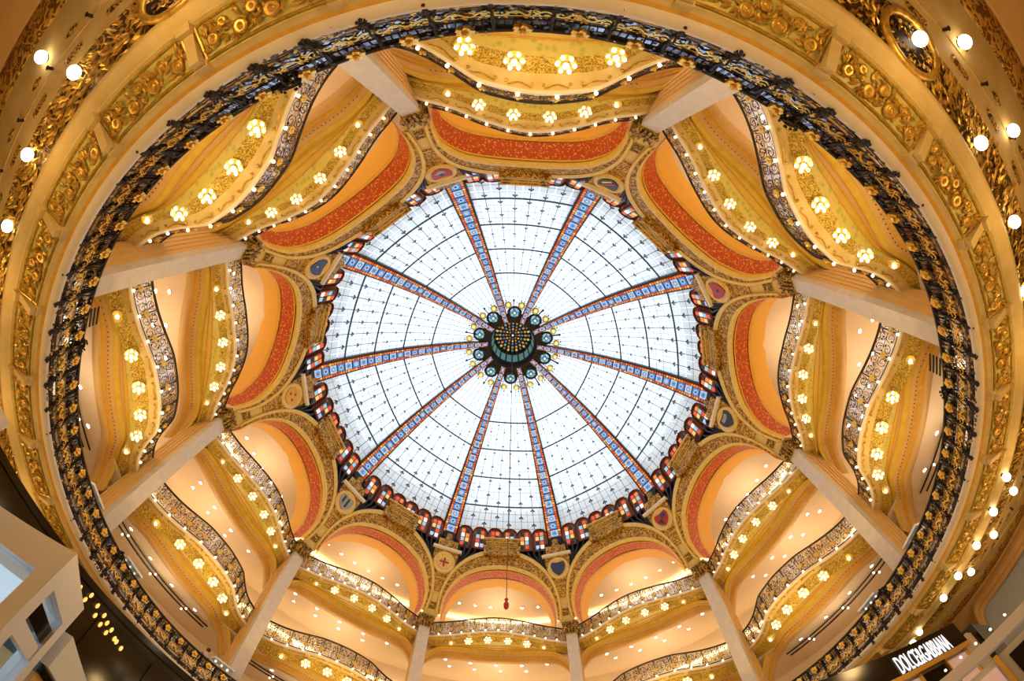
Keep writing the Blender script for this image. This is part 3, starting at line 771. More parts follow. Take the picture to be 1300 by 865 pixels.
# cluster lamps: seven bulbs in a flower; at the ends a single bulb
def cluster(sc):
    t_ = thing('cluster_lamp', 'x', 'lamp'); 
    MB().lathe([(.02 * sc, .06), (.20 * sc, .05), (.24 * sc, .0), (.10 * sc, -.03)], 12).build('gilt_plate', 'gold', t_)
    me = mesh_only(MB().ball((0, 0, 0), .052 * sc, 8, 6), 'bulb', 'bulb', True); me2 = mesh_only(MB().ball((0, 0, 0), .075 * sc, 10, 6), 'bulb', 'bulb', True)
    piece(me2, 'bulb', t_, Matrix.Translation((0, 0, -.10 * sc)))
    for k_ in range(6): piece(me, 'bulb', t_, Matrix.Translation((.185 * sc * math.cos(k_ * PI / 3), .185 * sc * math.sin(k_ * PI / 3), -.06 * sc)))
    return t_
def single(sc):
    t_ = thing('ceiling_lamp', 'x', 'lamp')
    MB().lathe([(.02, .06), (.17 * sc, .04), (.19 * sc, 0), (.06 * sc, -.02)], 12).build('gilt_plate', 'gold', t_)
    piece(mesh_only(MB().ball((0, 0, 0), .08 * sc, 10, 6), 'bulb', 'bulb', True), 'bulb', t_, Matrix.Translation((0, 0, -.1 * sc)))
    return t_
SIDE = ['far left', 'inner left', 'centre left', 'centre right', 'inner right', 'far right']
for lvl, edge, zf, k_, us in (('upper', edgeU, 16.22, 1.0, (11.4, 7.4, 2.6, -2.6, -7.4, -11.4)), ('lower', edgeL, 11.36, 1.25, (11.0, 6.9, 2.4, -2.4, -6.9, -11.0))):
    cp = cluster(1.0 if lvl == 'upper' else 1.05); sp = single(1.0)
    usedc = useds = False
    for b in BAYS:
        for j, u in enumerate(us):
            one = j in (0, 5)
            src = sp if one else cp
            o = src if not (useds if one else usedc) else dup(src)
            if one: useds = True
            else: usedc = True
            o.location = C(b + u, edge(u) + .45 * k_, zf - .36 * k_ - .06); tl = rot_of(b + u)
            o.rotation_euler = Matrix.Rotation(tl, 3, 'Z').to_euler()
            o.rotation_euler = (Matrix.Rotation(tl, 3, 'Z') @ Matrix.Rotation(R(50), 3, 'X')).to_euler()
            # seen from the hall's middle: positive u lies on one's right hand
            nm = (5 - j)
            if one: o['label'] = f'single bulb at {"right" if j == 0 else "left"} end under the {lvl} balcony of the {BAYN[b]}'
            else: o['label'] = f'flower lamp, {ORD[nm - 1]} from left, under {lvl} balcony of the {BAYN[b]}'
            o['group'] = ('single bulbs' if one else 'flower lamps') + f' under the {lvl} balconies'
# ceiling spots of the galleries and cove lights
spot_me = MB(); spot_me.lathe([(.12, .05), (.13, 0), (.10, -.02)], 10)
st = thing('ceiling_spotlight', 'x', 'spotlight'); spot_me.build('trim_ring', 'pale', st); lens_me = mesh_only(MB().lathe([(.10, -.01), (.01, -.03)], 10), 'lens', 'spot'); piece(lens_me, 'lens', st, Matrix.Identity(4))
first = True
for lvl, zc_, rows in (('upper', 20.9, ((17.3, (-9.9, -5.9, -2, 2, 5.9, 9.9)),)), ('lower', 15.97, ((17.4, (-11.3, -5.7, 0, 5.7, 11.3)), (18.3, (-10, -4.6, 1, 6.6)))), ('ring', 10.69, ((17.2, (-9, -3, 3, 9)),))):
    for b in BAYS:
        for ri_, (r_, us) in enumerate(rows):
            for j, u in enumerate(us):
                o = st if first else dup(st); first = False
                o.location = C(b + u, r_, zc_); n_ = len(us) - 1 - j
                o['label'] = f'{ORD[n_]} spotlight from left' + (f' in {"front" if ri_ == 0 else "back"} row' if len(rows) > 1 else '') + f' in the {lvl} gallery, {BAYN[b]}'
                o['group'] = f'ceiling spotlights of the {lvl} gallery'
struct(ring_surf([(14.2, 21.02), (17.0, 20.95), (19.1, 20.9), (19.1, 16.3)], 0, 360, 80).build('ceiling_upper', 'pink'))
struct(ring_surf([(19.05, 20.75), (18.9, 20.7), (18.9, 20.62), (19.08, 20.6)], 0, 360, 80).build('trim_1', 'tube'))
struct(ring_surf([(20.35, 14.6), (20.2, 14.5), (20.2, 14.4), (20.4, 14.38)], 0, 360, 80).build('trim_2', 'tube'))

# ------------------------------------------------------------------ ring balcony: fascia, frieze, soffit
rb = thing('ring_balcony', 'great circular balcony ring with cream ledge, flower frieze and gilded soffit around the hall', 'balcony', (0, 0, 5.9)); RO = (0, 0, 5.9)
def rsw(prof, nm, m, smooth=True, p0=0, p1=360, n=160): return ring_surf(prof, p0, p1, n).build(nm, m, rb, RO, smooth)
rsw([(13.2, 6.64), (12.91, 6.63), (12.89, 6.52), (13.03, 6.43)], 'ledge', 'pale')
rsw([(13.03, 6.43), (13.07, 6.37)], 'orange_fillet', 'ochre')
rsw([(13.07, 6.37), (13.09, 6.34), (13.12, 6.31), (13.13, 6.27)], 'cream_moulding', 'cream')
rsw([(13.13, 6.27), (13.16, 6.27), (13.68, 6.09), (13.69, 6.03)], 'frieze_bed', 'olive')
rsw([(13.69, 6.03), (13.70, 5.97), (13.72, 5.99), (13.76, 5.92), (13.82, 5.94), (13.86, 5.87), (13.96, 5.86), (14.0, 5.93)], 'cornice_moulding', 'cream')
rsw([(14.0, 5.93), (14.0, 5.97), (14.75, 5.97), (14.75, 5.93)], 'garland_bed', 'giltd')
rsw([(14.75, 5.93), (16.2, 5.93)], 'soffit', 'cream')
rsw([(16.2, 5.93), (16.22, 5.90), (16.9, 5.90), (16.95, 5.93)], 'leaf_band', 'gilt')
rsw([(16.95, 5.93), (17.0, 5.86), (17.3, 5.84), (17.35, 5.74), (17.7, 5.72), (17.75, 5.62), (18.2, 5.60), (18.3, 5.45), (18.9, 5.35), (19.1, 5.1), (19.2, 4.6)], 'outer_cornice', 'tan')
# flower frieze: one relief panel between every two consoles
PH = 9.1
def rosette_mesh():
    g = MB()
    g.lathe([(.095, .0), (.10, .03), (.07, .045), (.05, .03), (.035, .05), (.001, .06)], 9)
    return mesh_only(g, 'rosette', 'leaf', True)
ros_me = rosette_mesh()
fa = Vector((0.36, 0, -.12)).normalized()
def frieze_pt(phi, s_, lift=0): # s_ 0..1 across
    r = 13.27 + .34 * s_; z = 6.215 - .115 * s_
    return C(phi, r - lift * .32, z - lift * .95)
pn = MB(); half = PH / 2 - .55
def fp(u, s_, lift):
    r = 13.17 + .50 * s_ - lift * .33; z = 6.26 - .172 * s_ - lift * .94; return L(u, r, z)
A5 = np.array(L(0, 13.4, 6.1))
for s_ in (.02, .98): pn.tube([fp(u, s_, .02) for u in np.linspace(-half, half, 9)], .022, 5)
for u in (-half, half): pn.tube([fp(u, s_, .02) for s_ in np.linspace(0, 1, 4)], .022, 5)
r2 = np.random.default_rng(3)
for k_ in range(90):
    u = r2.uniform(-half * .95, half * .95); s_ = r2.uniform(.12, .88); a = r2.uniform(0, 2 * PI); sz = r2.uniform(.06, .11)
    c = np.array(fp(u, s_, .02)); e1 = np.array(fp(u + .3, s_, .02)) - c; e1 /= np.linalg.norm(e1); e2 = np.array(fp(u, s_ + .1, .02)) - c; e2 /= np.linalg.norm(e2); n_ = np.array(fp(u, s_, .08)) - c; n_ /= np.linalg.norm(n_)
    d1 = e1 * math.cos(a) + e2 * math.sin(a); d2 = -e1 * math.sin(a) + e2 * math.cos(a)
    pn.add([c - d1 * sz, c - d2 * sz * .4 + n_ * .01, c + d1 * sz + n_ * .03, c + d2 * sz * .4 + n_ * .01, c + n_ * .05], [(0, 1, 4), (1, 2, 4), (2, 3, 4), (3, 0, 4)])
pn_me = mesh_only(pn, 'frieze_panel', 'leaf'); pn_me.transform(Matrix.Translation(-Vector(A5)))
cs = MB(); cs.box((0, -13.14, 6.28), (.24, .12, .14)); cs.box((0, -13.40, 6.14), (.18, .56, .14)); cs.box((0, -13.66, 6.02), (.26, .14, .12))
cs_me = mesh_only(cs, 'console', 'cream'); 
for k_ in range(-15, 15):
    ph = 2.5 + PH * k_ + (PH / 2)
    if abs(ph) > 128: continue
    q = rot_of(ph); po = piece(pn_me, 'frieze_panel', rb, Matrix.Translation((0, 0, -5.9)) @ Matrix.Rotation(q, 4, 'Z') @ Matrix.Translation(Vector(A5)))
    for j, u in enumerate((-3.1, -2.0, -.9, .2, 1.2, 2.2, 3.1)):
        s_ = (.35, .68, .36, .66, .33, .7, .4)[j]; p = Vector(fp(u, s_, .02)) - Vector(A5)
        x_ = Matrix.Translation(p) @ Matrix.Rotation(PI, 4, 'X') @ Matrix.Rotation(.33, 4, 'X') @ Matrix.Scale((1.1, .85, 1.25, .95, 1.15, .8, 1.0)[j], 4)
        piece(ros_me, 'rosette', po, x_)
    piece(cs_me, 'console', rb, Matrix.Translation((0, 0, -5.9)) @ Matrix.Rotation(rot_of(ph + PH / 2), 4, 'Z'))
# leafy garland
gd = MB(); r2 = np.random.default_rng(5)
for k_ in range(2600):
    ph = r2.uniform(-100, 100); r_ = r2.uniform(14.03, 14.72); a = r2.normal(0.5 if r_ > 14.37 else -.5, .6); sz = r2.uniform(.07, .14)
    c = np.array(C(ph, r_, 5.95)); e1 = np.array(C(ph + .3, r_, 5.95)) - c; e1 /= np.linalg.norm(e1); e2 = np.array(C(ph, r_ + .1, 5.95)) - c; e2 /= np.linalg.norm(e2)
    d1 = e1 * math.cos(a) + e2 * math.sin(a); d2 = -e1 * math.sin(a) + e2 * math.cos(a); dn = np.array((0, 0, -1.0))
    gd.add([c - d1 * sz, c - d2 * sz * .38 + dn * .02, c + d1 * sz + dn * .07, c + d2 * sz * .38 + dn * .02, c + dn * .06 + d1 * sz * .2], [(0, 1, 4), (1, 2, 4), (2, 3, 4), (3, 0, 4)])
gd.build('garland_leaf', 'leaf', rb, RO, kind='stuff')
dm = MB(); dm.plate([(-.075, 0, 0), (0, -.17, 0), (.075, 0, 0), (0, .17, 0)], (0, 0, -.02)); dm.ball((0, 0, -.025), .04, 6, 3)
dm_me = mesh_only(dm, 'diamond_inlay', 'giltd')
br = MB(); br.box((0, 0, 0), (.5, .10, .025)); br.ball((-.1, 0, -.01), .035, 5, 3); br.ball((.1, 0, -.01), .035, 5, 3)
br_me = mesh_only(br, 'bar_inlay', 'giltd')
br2_me = mesh_only(MB().lathe([(.03, 0), (.03, -.1), (.05, -.12), (.001, -.14)], 6), 'hook', 'iron')
for sgn in (-1, 1):
    for k_ in range(14):
        ph = sgn * (20.3 + 4.55 * k_)
        piece(dm_me, 'diamond_inlay', rb, Matrix.Translation(Vector(C(ph + sgn * 4.2, 15.45, 5.925)) - Vector(RO)) @ Matrix.Rotation(rot_of(ph + sgn * 4.2) + PI / 2, 4, 'Z'))
        piece(br_me, 'bar_inlay', rb, Matrix.Translation(Vector(C(ph, 15.0, 5.92)) - Vector(RO)) @ Matrix.Rotation(rot_of(ph), 4, 'Z'))
        piece(br2_me, 'hook', rb, Matrix.Translation(Vector(C(ph + 2.2, 15.25, 5.92)) - Vector(RO)))
rsw([(15.235, 5.928), (15.235, 5.915), (15.25, 5.915), (15.25, 5.928)], 'soffit_line', 'tan')
for ph, nm in ((20.6, 'left'), (-20.3, 'right')):
    w = thing('wreath', f'dark oval bronze wreath set in the gilded garland at the top {nm}', 'wreath', C(ph, 14.36, 5.9), rot_of(ph))
    g = MB(); an = np.arange(28) * 2 * PI / 28
    g.tube([(.60 * math.cos(t), .40 * math.sin(t), -.03) for t in an], .07, 6, closed=True); g.build('rim', 'leaf', w, smooth=True)
    g = MB(); g.add([(.56 * math.cos(t), .36 * math.sin(t), .0) for t in an], [tuple(range(28))[::-1]]); g.build('oval_field', 'iron', w)
    g = MB()
    for k_ in range(40):
        a, q = r2.uniform(0, 2 * PI), r2.uniform(.05, .95) ** .5; c = np.array((.52 * q * math.cos(a), .33 * q * math.sin(a), -.01)); b_ = r2.uniform(0, PI); s_ = .07
        d1 = np.array((math.cos(b_), math.sin(b_), 0)) * s_; d2 = np.array((-math.sin(b_), math.cos(b_), 0)) * s_ * .45
        g.add([c - d1, c - d2, c + d1 + (0, 0, -.04), c + d2, c + np.array((0, 0, -.05))], [(0, 1, 4), (1, 2, 4), (2, 3, 4), (3, 0, 4)])
    g.build('leaf', 'giltd', w, kind='stuff')
# globe lamps under the ring
gm_ball = mesh_only(MB().ball((0, 0, 0), .122, 16, 10), 'globe', 'bigbulb', True)
gm_stem = mesh_only(MB().lathe([(.07, .30), (.075, .27), (.025, .25), (.025, .17), (.055, .15), (.06, .11)], 8), 'stem', 'bronze', True)
GL = [('left', 'outer', 15.62, 25.13), ('left', 'inner', 14.59, 21.51), ('left', 'outer', 15.61, 31.93), ('left', 'inner', 14.52, 29.23), ('left', 'inner', 14.46, 36.45), ('left', 'inner', 14.24, 42.52), ('left', 'inner', 14.28, 65.22),
      ('right', 'inner', 14.5, -20.6), ('right', 'outer', 15.38, -24.23), ('right', 'inner', 14.22, -28.51), ('right', 'outer', 15.3, -31.31), ('right', 'inner', 14.21, -35.76), ('right', 'inner', 14.05, -42.18), ('right', 'inner', 13.77, -64.38),
      ('right', 'outer', 14.64, -68.6), ('right', 'inner', 13.74, -69.62), ('right', 'outer', 14.61, -75.3), ('right', 'inner', 13.64, -74.98), ('right', 'outer', 14.48, -81.41), ('right', 'inner', 13.55, -80.3), ('right', 'inner', 13.55, -84.57), ('right', 'inner', 13.81, -92.2), ('right', 'inner', 14.16, -95.1)]
cnt = {}
for sd, row, r_, ph in sorted(GL, key=lambda q: abs(q[3])):
    n_ = cnt[(sd, row)] = cnt.get((sd, row), -1) + 1
    ordn = (ORD + ['eleventh', 'twelfth'])[n_]
    t_ = thing('globe_lamp', f'white globe lamp, {ordn} from top in the {row} row, {sd} ring soffit', 'lamp', C(ph, r_, 5.8), 0, 'globe lamps under the ring soffit')
    piece(gm_ball, 'globe', t_, Matrix.Identity(4)); piece(gm_stem, 'stem', t_, Matrix.Translation((0, 0, -.14)))

# ------------------------------------------------------------------ ring balustrade
bs = thing('ring_balustrade', 'continuous dark wrought iron balustrade with gilt vines on the circular balcony', 'balustrade', (0, 0, 6.6)); BO = np.array((0, 0, 6.6))
def ring_r(ph):
    d = (ph + 18) % 36 - 18
    return 13.0 + .04 * math.cos(R(d * 10))
def arc(z, off, p0, p1, n): return [np.array(C(ph, ring_r(ph) + off, z)) - BO for ph in np.linspace(p0, p1, n)]
for c_ in range(10):
    p0, p1 = 36 * c_ - 17.6, 36 * c_ + 17.6
    MB().tube(arc(7.62, 0, p0, p1, 31), .055, 6).build('handrail', 'iron', bs, smooth=True)
    MB().tube(arc(7.32, .02, p0, p1, 31), .022, 4).build('middle_rail', 'iron', bs, smooth=True)
    MB().tube(arc(6.72, .02, p0, p1, 31), .03, 5).build('bottom_rail', 'iron', bs, smooth=True)
    MB().grid([[np.array(C(ph, ring_r(ph) + .05, z)) - BO for z in (6.63, 6.84)] for ph in np.linspace(p0, p1, 31)]).build('plinth', 'bronze', bs, smooth=True)
    MB().grid([[np.array(C(ph, ring_r(ph) + .07, z)) - BO for z in (6.68, 7.56)] for ph in np.linspace(p0, p1, 21)]).build('glass_backing', 'clear', bs, smooth=True)
def vine_panel(seed):
    g = MB(); r3 = np.random.default_rng(seed); w = .80
    xs = np.linspace(-.4, .4, 15)
    g.tube([(x, 0.02, .45 + .07 * math.sin(x * 2 * PI / .4)) for x in xs], .02, 3, m=1, cap=False)
    for k_ in range(6):
        x = -.34 + .136 * k_; sg_ = 1 if k_ % 2 else -1
        t = np.linspace(0, 1, 9); a = sg_ * (PI / 2 + 4.6 * t); rad = .075 * (1 - .75 * t)
        g.tube([(x + q * math.cos(b), .025, .45 + sg_ * .06 + q * math.sin(b)) for q, b in zip(rad, a)], .016, 3, m=1, cap=False)
    for k_ in range(20):
        x, z = r3.uniform(-.38, .38), r3.uniform(.34, .58); a = r3.uniform(0, PI); s_ = r3.uniform(.025, .045)
        e1 = np.array((math.cos(a), 0, math.sin(a))) * s_; e2 = np.array((-math.sin(a), 0, math.cos(a))) * s_ * .5; c = np.array((x, .035, z)); g.add([c - e1, c - e2, c + e1, c + e2], [(0, 1, 2, 3)], 1)
    for z in (.30, .62, .20): g.tube([(-.41, 0, z), (.41, 0, z)], .012, 3, cap=False)
    for x in np.linspace(-.36, .36, 7): g.tube([(x, 0, .62), (x + .02 * math.sin(9 * x), 0, .98)], .010, 3, cap=False)
    for k_ in range(44):                                                 # dark leafy fringe at the foot and tracery
        x, z = r3.uniform(-.40, .40), (r3.uniform(-.06, .24) if k_ < 32 else r3.uniform(.64, .97)); a = r3.uniform(0, PI); s_ = r3.uniform(.035, .07)
        e1 = np.array((math.cos(a), 0, math.sin(a))) * s_; e2 = np.array((-math.sin(a), 0, math.cos(a))) * s_ * .6; c = np.array((x, .03 + .05 * r3.random(), z)); g.add([c - e1, c - e2, c + e1, c + e2], [(0, 1, 2, 3)], 0 if k_ % 6 else 2)
    g.add([(-.41, -.02, .31), (.41, -.02, .31), (.41, -.02, .60), (-.41, -.02, .60)], [(0, 1, 2, 3)], 3)
    g.add([(-.41, -.02, .63), (.41, -.02, .63), (.41, -.02, .96), (-.41, -.02, .96)], [(0, 1, 2, 3)], 3)
    return mesh_only(g, 'vine_panel', ['bronze', 'gold', 'leaf', 'mirror'])
vp = [vine_panel(40 + i) for i in range(4)]
fl = flower(.15, 5, .09, .4); fl_me = mesh_only(fl, 'gilt_flower', 'gold')
pst = MB(); pst.box((0, 0, .5), (.05, .06, 1.0)); pst.ball((0, .05, .06), .09, 6, 4); pst.tube([(0, .03, .1), (0, .14, .3), (0, .05, .6)], .02, 4); pst.tube([(0, .05, .6), (0, .12, .8), (0, .02, .98)], .02, 4)
for sx_ in (-1, 1): pst.tube([(sx_ * (.03 + .09 * math.sin(t)), .06, .05 + .05 * t) for t in np.linspace(0, 5, 8)], .02, 4)
pst_me = mesh_only(pst, 'post', 'iron')
lf = MB()
for a in (-.9, 0, .9): lf.ball((.07 * math.sin(a), .08, -.02 - .06 * math.cos(a)), .042, 5, 3)
lf.ball((0, .09, .0), .055, 6, 4)
lf_me = mesh_only(lf, 'drop_leaf', 'iron')
NPAN = 100
for k_ in range(NPAN):
    ph = 360 * k_ / NPAN; d_ = (ph + 180) % 360 - 180
    if abs(d_) > 158: continue
    a, b = np.array(C(ph, ring_r(ph), 6.6)), np.array(C(ph + 3.6, ring_r(ph + 3.6), 6.6)); mid = (a + b) / 2; dv = Vector(b - a); nin = -Vector((mid[0], mid[1], 0)).normalized()
    nr = Vector((-dv.y, dv.x, 0)).normalized(); nr = nr if nr.dot(nin) > 0 else -nr
    piece(vp[k_ % 4], 'vine_panel', bs, frame(Vector(mid - BO), nr, sx=dv.length / .82))
    m4 = frame(Vector(a - BO), nr); piece(pst_me, 'post', bs, m4); piece(lf_me, 'drop_leaf', bs, m4)
    piece(fl_me, 'gilt_flower', bs, frame(Vector(mid - BO) + nr * .06 + Vector((0, 0, .80)), nr))
kn = MB()
for a in np.linspace(0, 2 * PI, 7)[:-1]:
    t = np.linspace(0, 1, 10); b_ = a + 4.5 * t; rad = .32 * (1 - .7 * t)
    kn.tube([(q * math.cos(x), .12 + .05 * math.sin(3 * a), 1.0 + q * math.sin(x) * .6) for q, x in zip(rad, b_)], .028, 4)
for k_ in range(14):
    a = r2.uniform(0, 2 * PI); c = np.array((.28 * math.cos(a), .2, 1.0 + .2 * math.sin(a))); kn.ball(c, .05, 5, 3)
kn_me = mesh_only(kn, 'scroll_knot', 'iron'); kn_me.transform(Matrix.Translation((0, 0, .36)) @ Matrix.Scale(.62, 4))
for c_ in COLS:
    a = Vector(C(c_, ring_r(18), 6.6)); nin = -Vector((a.x, a.y, 0)).normalized(); piece(kn_me, 'scroll_knot', bs, frame(a - Vector(BO), nin))

# ------------------------------------------------------------------ cord down the axis, gallery fittings
pc = thing('hanging_fixture', 'small red fixture on a long thin cord hanging below the dome centre', 'fixture', (0, 0, 8.6))
MB().tube([(0, 0, .5), (0, 0, 23.6)], .012, 4).build('cord', 'rope', pc)
MB().lathe([(.02, .52), (.06, .46), (.03, .38), (.08, .3), (.07, .16), (.02, .1)], 10).build('body', 'shred', pc, smooth=True)
for b in (72, 108, 144, -72, -108, -144):
    for j, r_ in enumerate((17.5, 18.0)):
        t_ = thing('track_light', f'{"front" if j == 0 else "back"} dark ceiling track in the ring gallery, {BAYN[b]}', 'track light', C(b, r_, 10.6), rot_of(b), 'ceiling tracks of the ring gallery')
        MB().tube([np.array(L(u, r_, 10.6)) - np.array((0, -r_, 10.6)) for u in np.linspace(-13, 13, 15)], .045, 4).build('rail', 'iron', t_)
        for u in (-8, 0, 8): MB().ball(np.array(L(u, r_, 10.5)) - np.array((0, -r_, 10.6)), .06, 8, 5).build('bulb', 'bulb', t_)
for b in (72, -72):
    t_ = thing('wall_vent', f'dark four-slat vent beside the pier of the {BAYN[b]}', 'vent', C(b - (12.6 if b > 0 else -12.6), 14.95, 9.4), rot_of(b - (12.6 if b > 0 else -12.6)))
    for k_ in range(4): MB().box((0, 0, .14 * k_), (.65, .04, .06)).build('slat', 'iron', t_)
def case(ph, r_, desc):
    t_ = thing('display_case', desc, 'display case', C(ph, r_, 6.58), rot_of(ph))
    MB().box((0, 0, .4), (1.1, .5, .8)).build('base', 'white', t_); MB().box((0, 0, 1.25), (1.06, .46, .9)).build('glass_hood', 'vitrine', t_)
    MB().box((0, 0, 1.74), (1.12, .52, .08)).build('top', 'white', t_)
    for x in (-.35, 0, .35): MB().ball((x, -.05, 1.66), .045, 8, 5).build('bulb', 'bulb', t_)
for ph, nm in ((83, 'just above the middle left pier'), (97, 'just below the middle left pier'), (-83, 'just above the middle right pier'), (-97, 'just below the middle right pier'), (122, 'by the lower left pier'), (-122, 'by the lower right pier')):
    case(ph, 14.2, f'white glass display case on the ring balcony {nm}')
# visitors at the ring rail
def person(ph, r_, top, hair, label, zf=6.58, hgt=1.68):
    t_ = thing('person', label, 'person', C(ph, r_, zf), rot_of(ph) + PI)
    s_ = hgt / 1.72
    def skin(name, V, Ed, Rd, m, root):
        me = bpy.data.meshes.new(name); me.from_pydata([Vector(v) * s_ for v in V], Ed, []); me.materials.append(MT[m])
        o = bpy.data.objects.new(name, me); COL.objects.link(o); o.parent = t_
        o.modifiers.new('Skin', 'SKIN'); me.skin_vertices.new() if not me.skin_vertices else None
        for i_, q in enumerate(Rd): me.skin_vertices[0].data[i_].radius = (q * s_, q * s_)
        me.skin_vertices[0].data[root].use_root = True
        o.modifiers.new('Sub', 'SUBSURF').levels = 1; o.modifiers['Sub'].render_levels = 1
        return o
    V = [(0, 0, .92), (0, .0, 1.12), (0, 0, 1.38), (0, .01, 1.50), (0, .03, 1.58), (0, .04, 1.66), (-.18, 0, 1.38), (-.24, .06, 1.12), (-.20, .26, 1.02), (-.19, .34, 1.02), (.18, 0, 1.38), (.24, .06, 1.12), (.20, .26, 1.02), (.19, .34, 1.02),
         (-.10, 0, .86), (-.11, .02, .48), (-.11, 0, .07), (-.11, .13, .03), (.10, 0, .86), (.11, .02, .48), (.11, 0, .07), (.11, .13, .03)]
    Ed = [(0, 1), (1, 2), (2, 3), (3, 4), (4, 5), (2, 6), (6, 7), (7, 8), (8, 9), (2, 10), (10, 11), (11, 12), (12, 13), (0, 14), (14, 15), (15, 16), (16, 17), (0, 18), (18, 19), (19, 20), (20, 21)]
    Rd = [.13, .12, .13, .05, .085, .07, .06, .045, .035, .03, .06, .045, .035, .03, .09, .06, .045, .035, .09, .06, .045, .035]
    skin('body', V, Ed, Rd, 'skin', 0)
    skin('clothing', V[:3] + V[6:9] + V[10:13] + V[14:17] + V[18:21], [(0, 1), (1, 2), (2, 3), (3, 4), (4, 5), (2, 6), (6, 7), (7, 8), (0, 9), (9, 10), (10, 11), (0, 12), (12, 13), (13, 14)],
         [.15, .14, .15, .075, .06, .048, .075, .06, .048, .105, .075, .06, .105, .075, .06], top, 0)
    g = MB(); g.ball((0, .01 * s_, 1.665 * s_), .105 * s_, 10, 6); g.build('hair', hair, t_, smooth=True)
person(-133, 13.55, 'cloth2', 'cloth', 'dark-haired person in blue leaning at the ring rail, lower right')
person(-128.5, 13.6, 'cloth', 'cloth', 'dark-haired person in black at the ring rail, lower right')
person(-121, 13.6, 'shred', 'cloth', 'dark-haired person in red at the ring rail, lower right')
person(-139, 13.6, 'cloth', 'cloth', 'person in black near the bottom end of the ring rail, lower right')
person(117, 13.6, 'cloth2', 'cloth', 'person in dark blue at the ring rail, lower left')

# ------------------------------------------------------------------ ground floor: kiosks in the two lower corners
c0 = np.array((-2.55, -8.53)); dA = np.array((-1.0, -.06)); dB = np.array((-.597, .802))
wk = thing('display_kiosk', 'white framed glass display kiosk with lit panel in the lower left corner', 'kiosk', (c0[0], c0[1], 0)); WO = (c0[0], c0[1], 0)
def xy(a, b, z): p = c0 + dA * a + dB * b; return (p[0], p[1], z)
def prism(a0, a1, b0, b1, z0_, z1, nm, m, par=wk, org=WO): return MB().plate([xy(a0, b0, z0_), xy(a1, b0, z0_), xy(a1, b1, z0_), xy(a0, b1, z0_)], (0, 0, z1 - z0_)).build(nm, m, par, org)
for a, b in ((0, 0), (2.4, 0), (0, .80), (2.4, .80)): prism(a, a + .17, b, b + .17, 0, 2.5, 'post', 'white')
prism(.17, 2.4, 0, .17, 2.27, 2.5, 'beam', 'white'); prism(.17, 2.4, .80, .97, 2.27, 2.5, 'beam', 'white'); prism(0, .17, .17, .80, 2.27, 2.5, 'beam', 'white'); prism(2.4, 2.57, .17, .80, 2.27, 2.5, 'beam', 'white')
prism(.17, 2.4, .07, .08, .9, 2.27, 'glass_pane', 'vitrine'); prism(.07, .08, .17, .80, .9, 2.27, 'glass_pane', 'vitrine')
prism(.05, 2.5, .05, .92, 0, .9, 'counter', 'white'); prism(.30, 2.4, .24, .28, 1.0, 2.22, 'lit_panel', 'screen')
prism(.17, 2.4, .17, .8, 1.55, 1.58, 'shelf', 'clear'); prism(.02, .12, .2, .8, 1.9, 2.02, 'shelf_edge', 'white'); prism(.04, .12, .2, .8, 2.05, 2.18, 'black_strip', 'black')
prism(.2, .5, .5, .75, .9, 1.5, 'wooden_block', 'tan')
k2 = thing('counter', 'long white shop counter with black band behind the white kiosk, lower left', 'counter', xy(0, 1.1, 0)); K2O = xy(0, 1.1, 0)
prism(0, 1.2, 1.1, 3.6, 0, 1.9, 'body', 'tan', k2, K2O); prism(-.08, 1.3, 1.05, 3.7, 1.98, 2.28, 'top_beam', 'white', k2, K2O); prism(-.04, 1.2, 1.08, 3.6, 1.9, 1.98, 'black_band', 'black', k2, K2O)
for j in range(5):
    p = xy(.35, 1.4 + .4 * j, 1.5); 
lb = thing('light_sign', 'small white lightbox with cyan stripe on a black foot, far lower left edge', 'sign', (-4.6, -9.0, 2.5)); q = math.atan2(.927, .375)
MB().box((0, 0, .42), (.5, .12, .45), q).build('lightbox', 'white', lb); MB().box((.03, -.05, .34), (.46, .1, .05), q).build('cyan_stripe', mat('cyan_light', (.1, .6, .9), emit=(.1, .65, 1), estr=1.5), lb); MB().box((0, 0, .05), (.3, .1, .3), q).build('foot', 'black', lb)
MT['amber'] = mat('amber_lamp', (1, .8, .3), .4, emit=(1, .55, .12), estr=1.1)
REFLECTIONS = [(1.67, 3.06), (1.81, 3.02), (1.96, 3.06), (1.94, 2.97), (2.09, 3.03), (2.14, 2.93), (2.22, 3.01), (2.25, 2.9), (2.3, 2.97), (2.36, 2.88), (2.39, 2.95), (2.48, 2.9), (2.52, 2.89), (2.61, 2.87)]
dk = thing('dark_kiosk', 'large dark brown lacquered pavilion below the ring balcony, lower left', 'kiosk', (-6.5, -7, 0)); DO = (-6.5, -7, 0)
e0 = np.array((-5.23, -8.54)); dd_ = np.array((.375, .927)); dn_ = np.array((-.927, .375))
def q2(s_, t_, z): p = e0 + dd_ * s_ + dn_ * t_; return (p[0], p[1], z)
MB().plate([q2(-3.2, .02, 0), q2(4.6, .02, 0), q2(4.6, 3.5, 0), q2(-3.2, 3.5, 0)], (0, 0, 3.12)).build('body', 'darkbrown', dk, DO)
MB().plate([q2(-3.3, -.02, 3.12), q2(4.7, -.02, 3.12), q2(4.7, 3.6, 3.12), q2(-3.3, 3.6, 3.12)], (0, 0, .08)).build('cornice', 'darkbrown', dk, DO)
for j in range(9): MB().plate([q2(-2.9 + j * .85, -.005, .2), q2(-2.1 + j * .85, -.005, .2), q2(-2.1 + j * .85, .03, .2), q2(-2.9 + j * .85, .03, .2)], (0, 0, 2.8)).build('panel', 'darkbrown', dk, DO)

for s_, z_ in REFLECTIONS: MB().ball(q2(s_, -.03, z_), .02, 8, 5, sz=1.8).build('bulb', 'amber', dk, DO)  # small glowing spots added to imitate lamp reflections in the dark lacquer
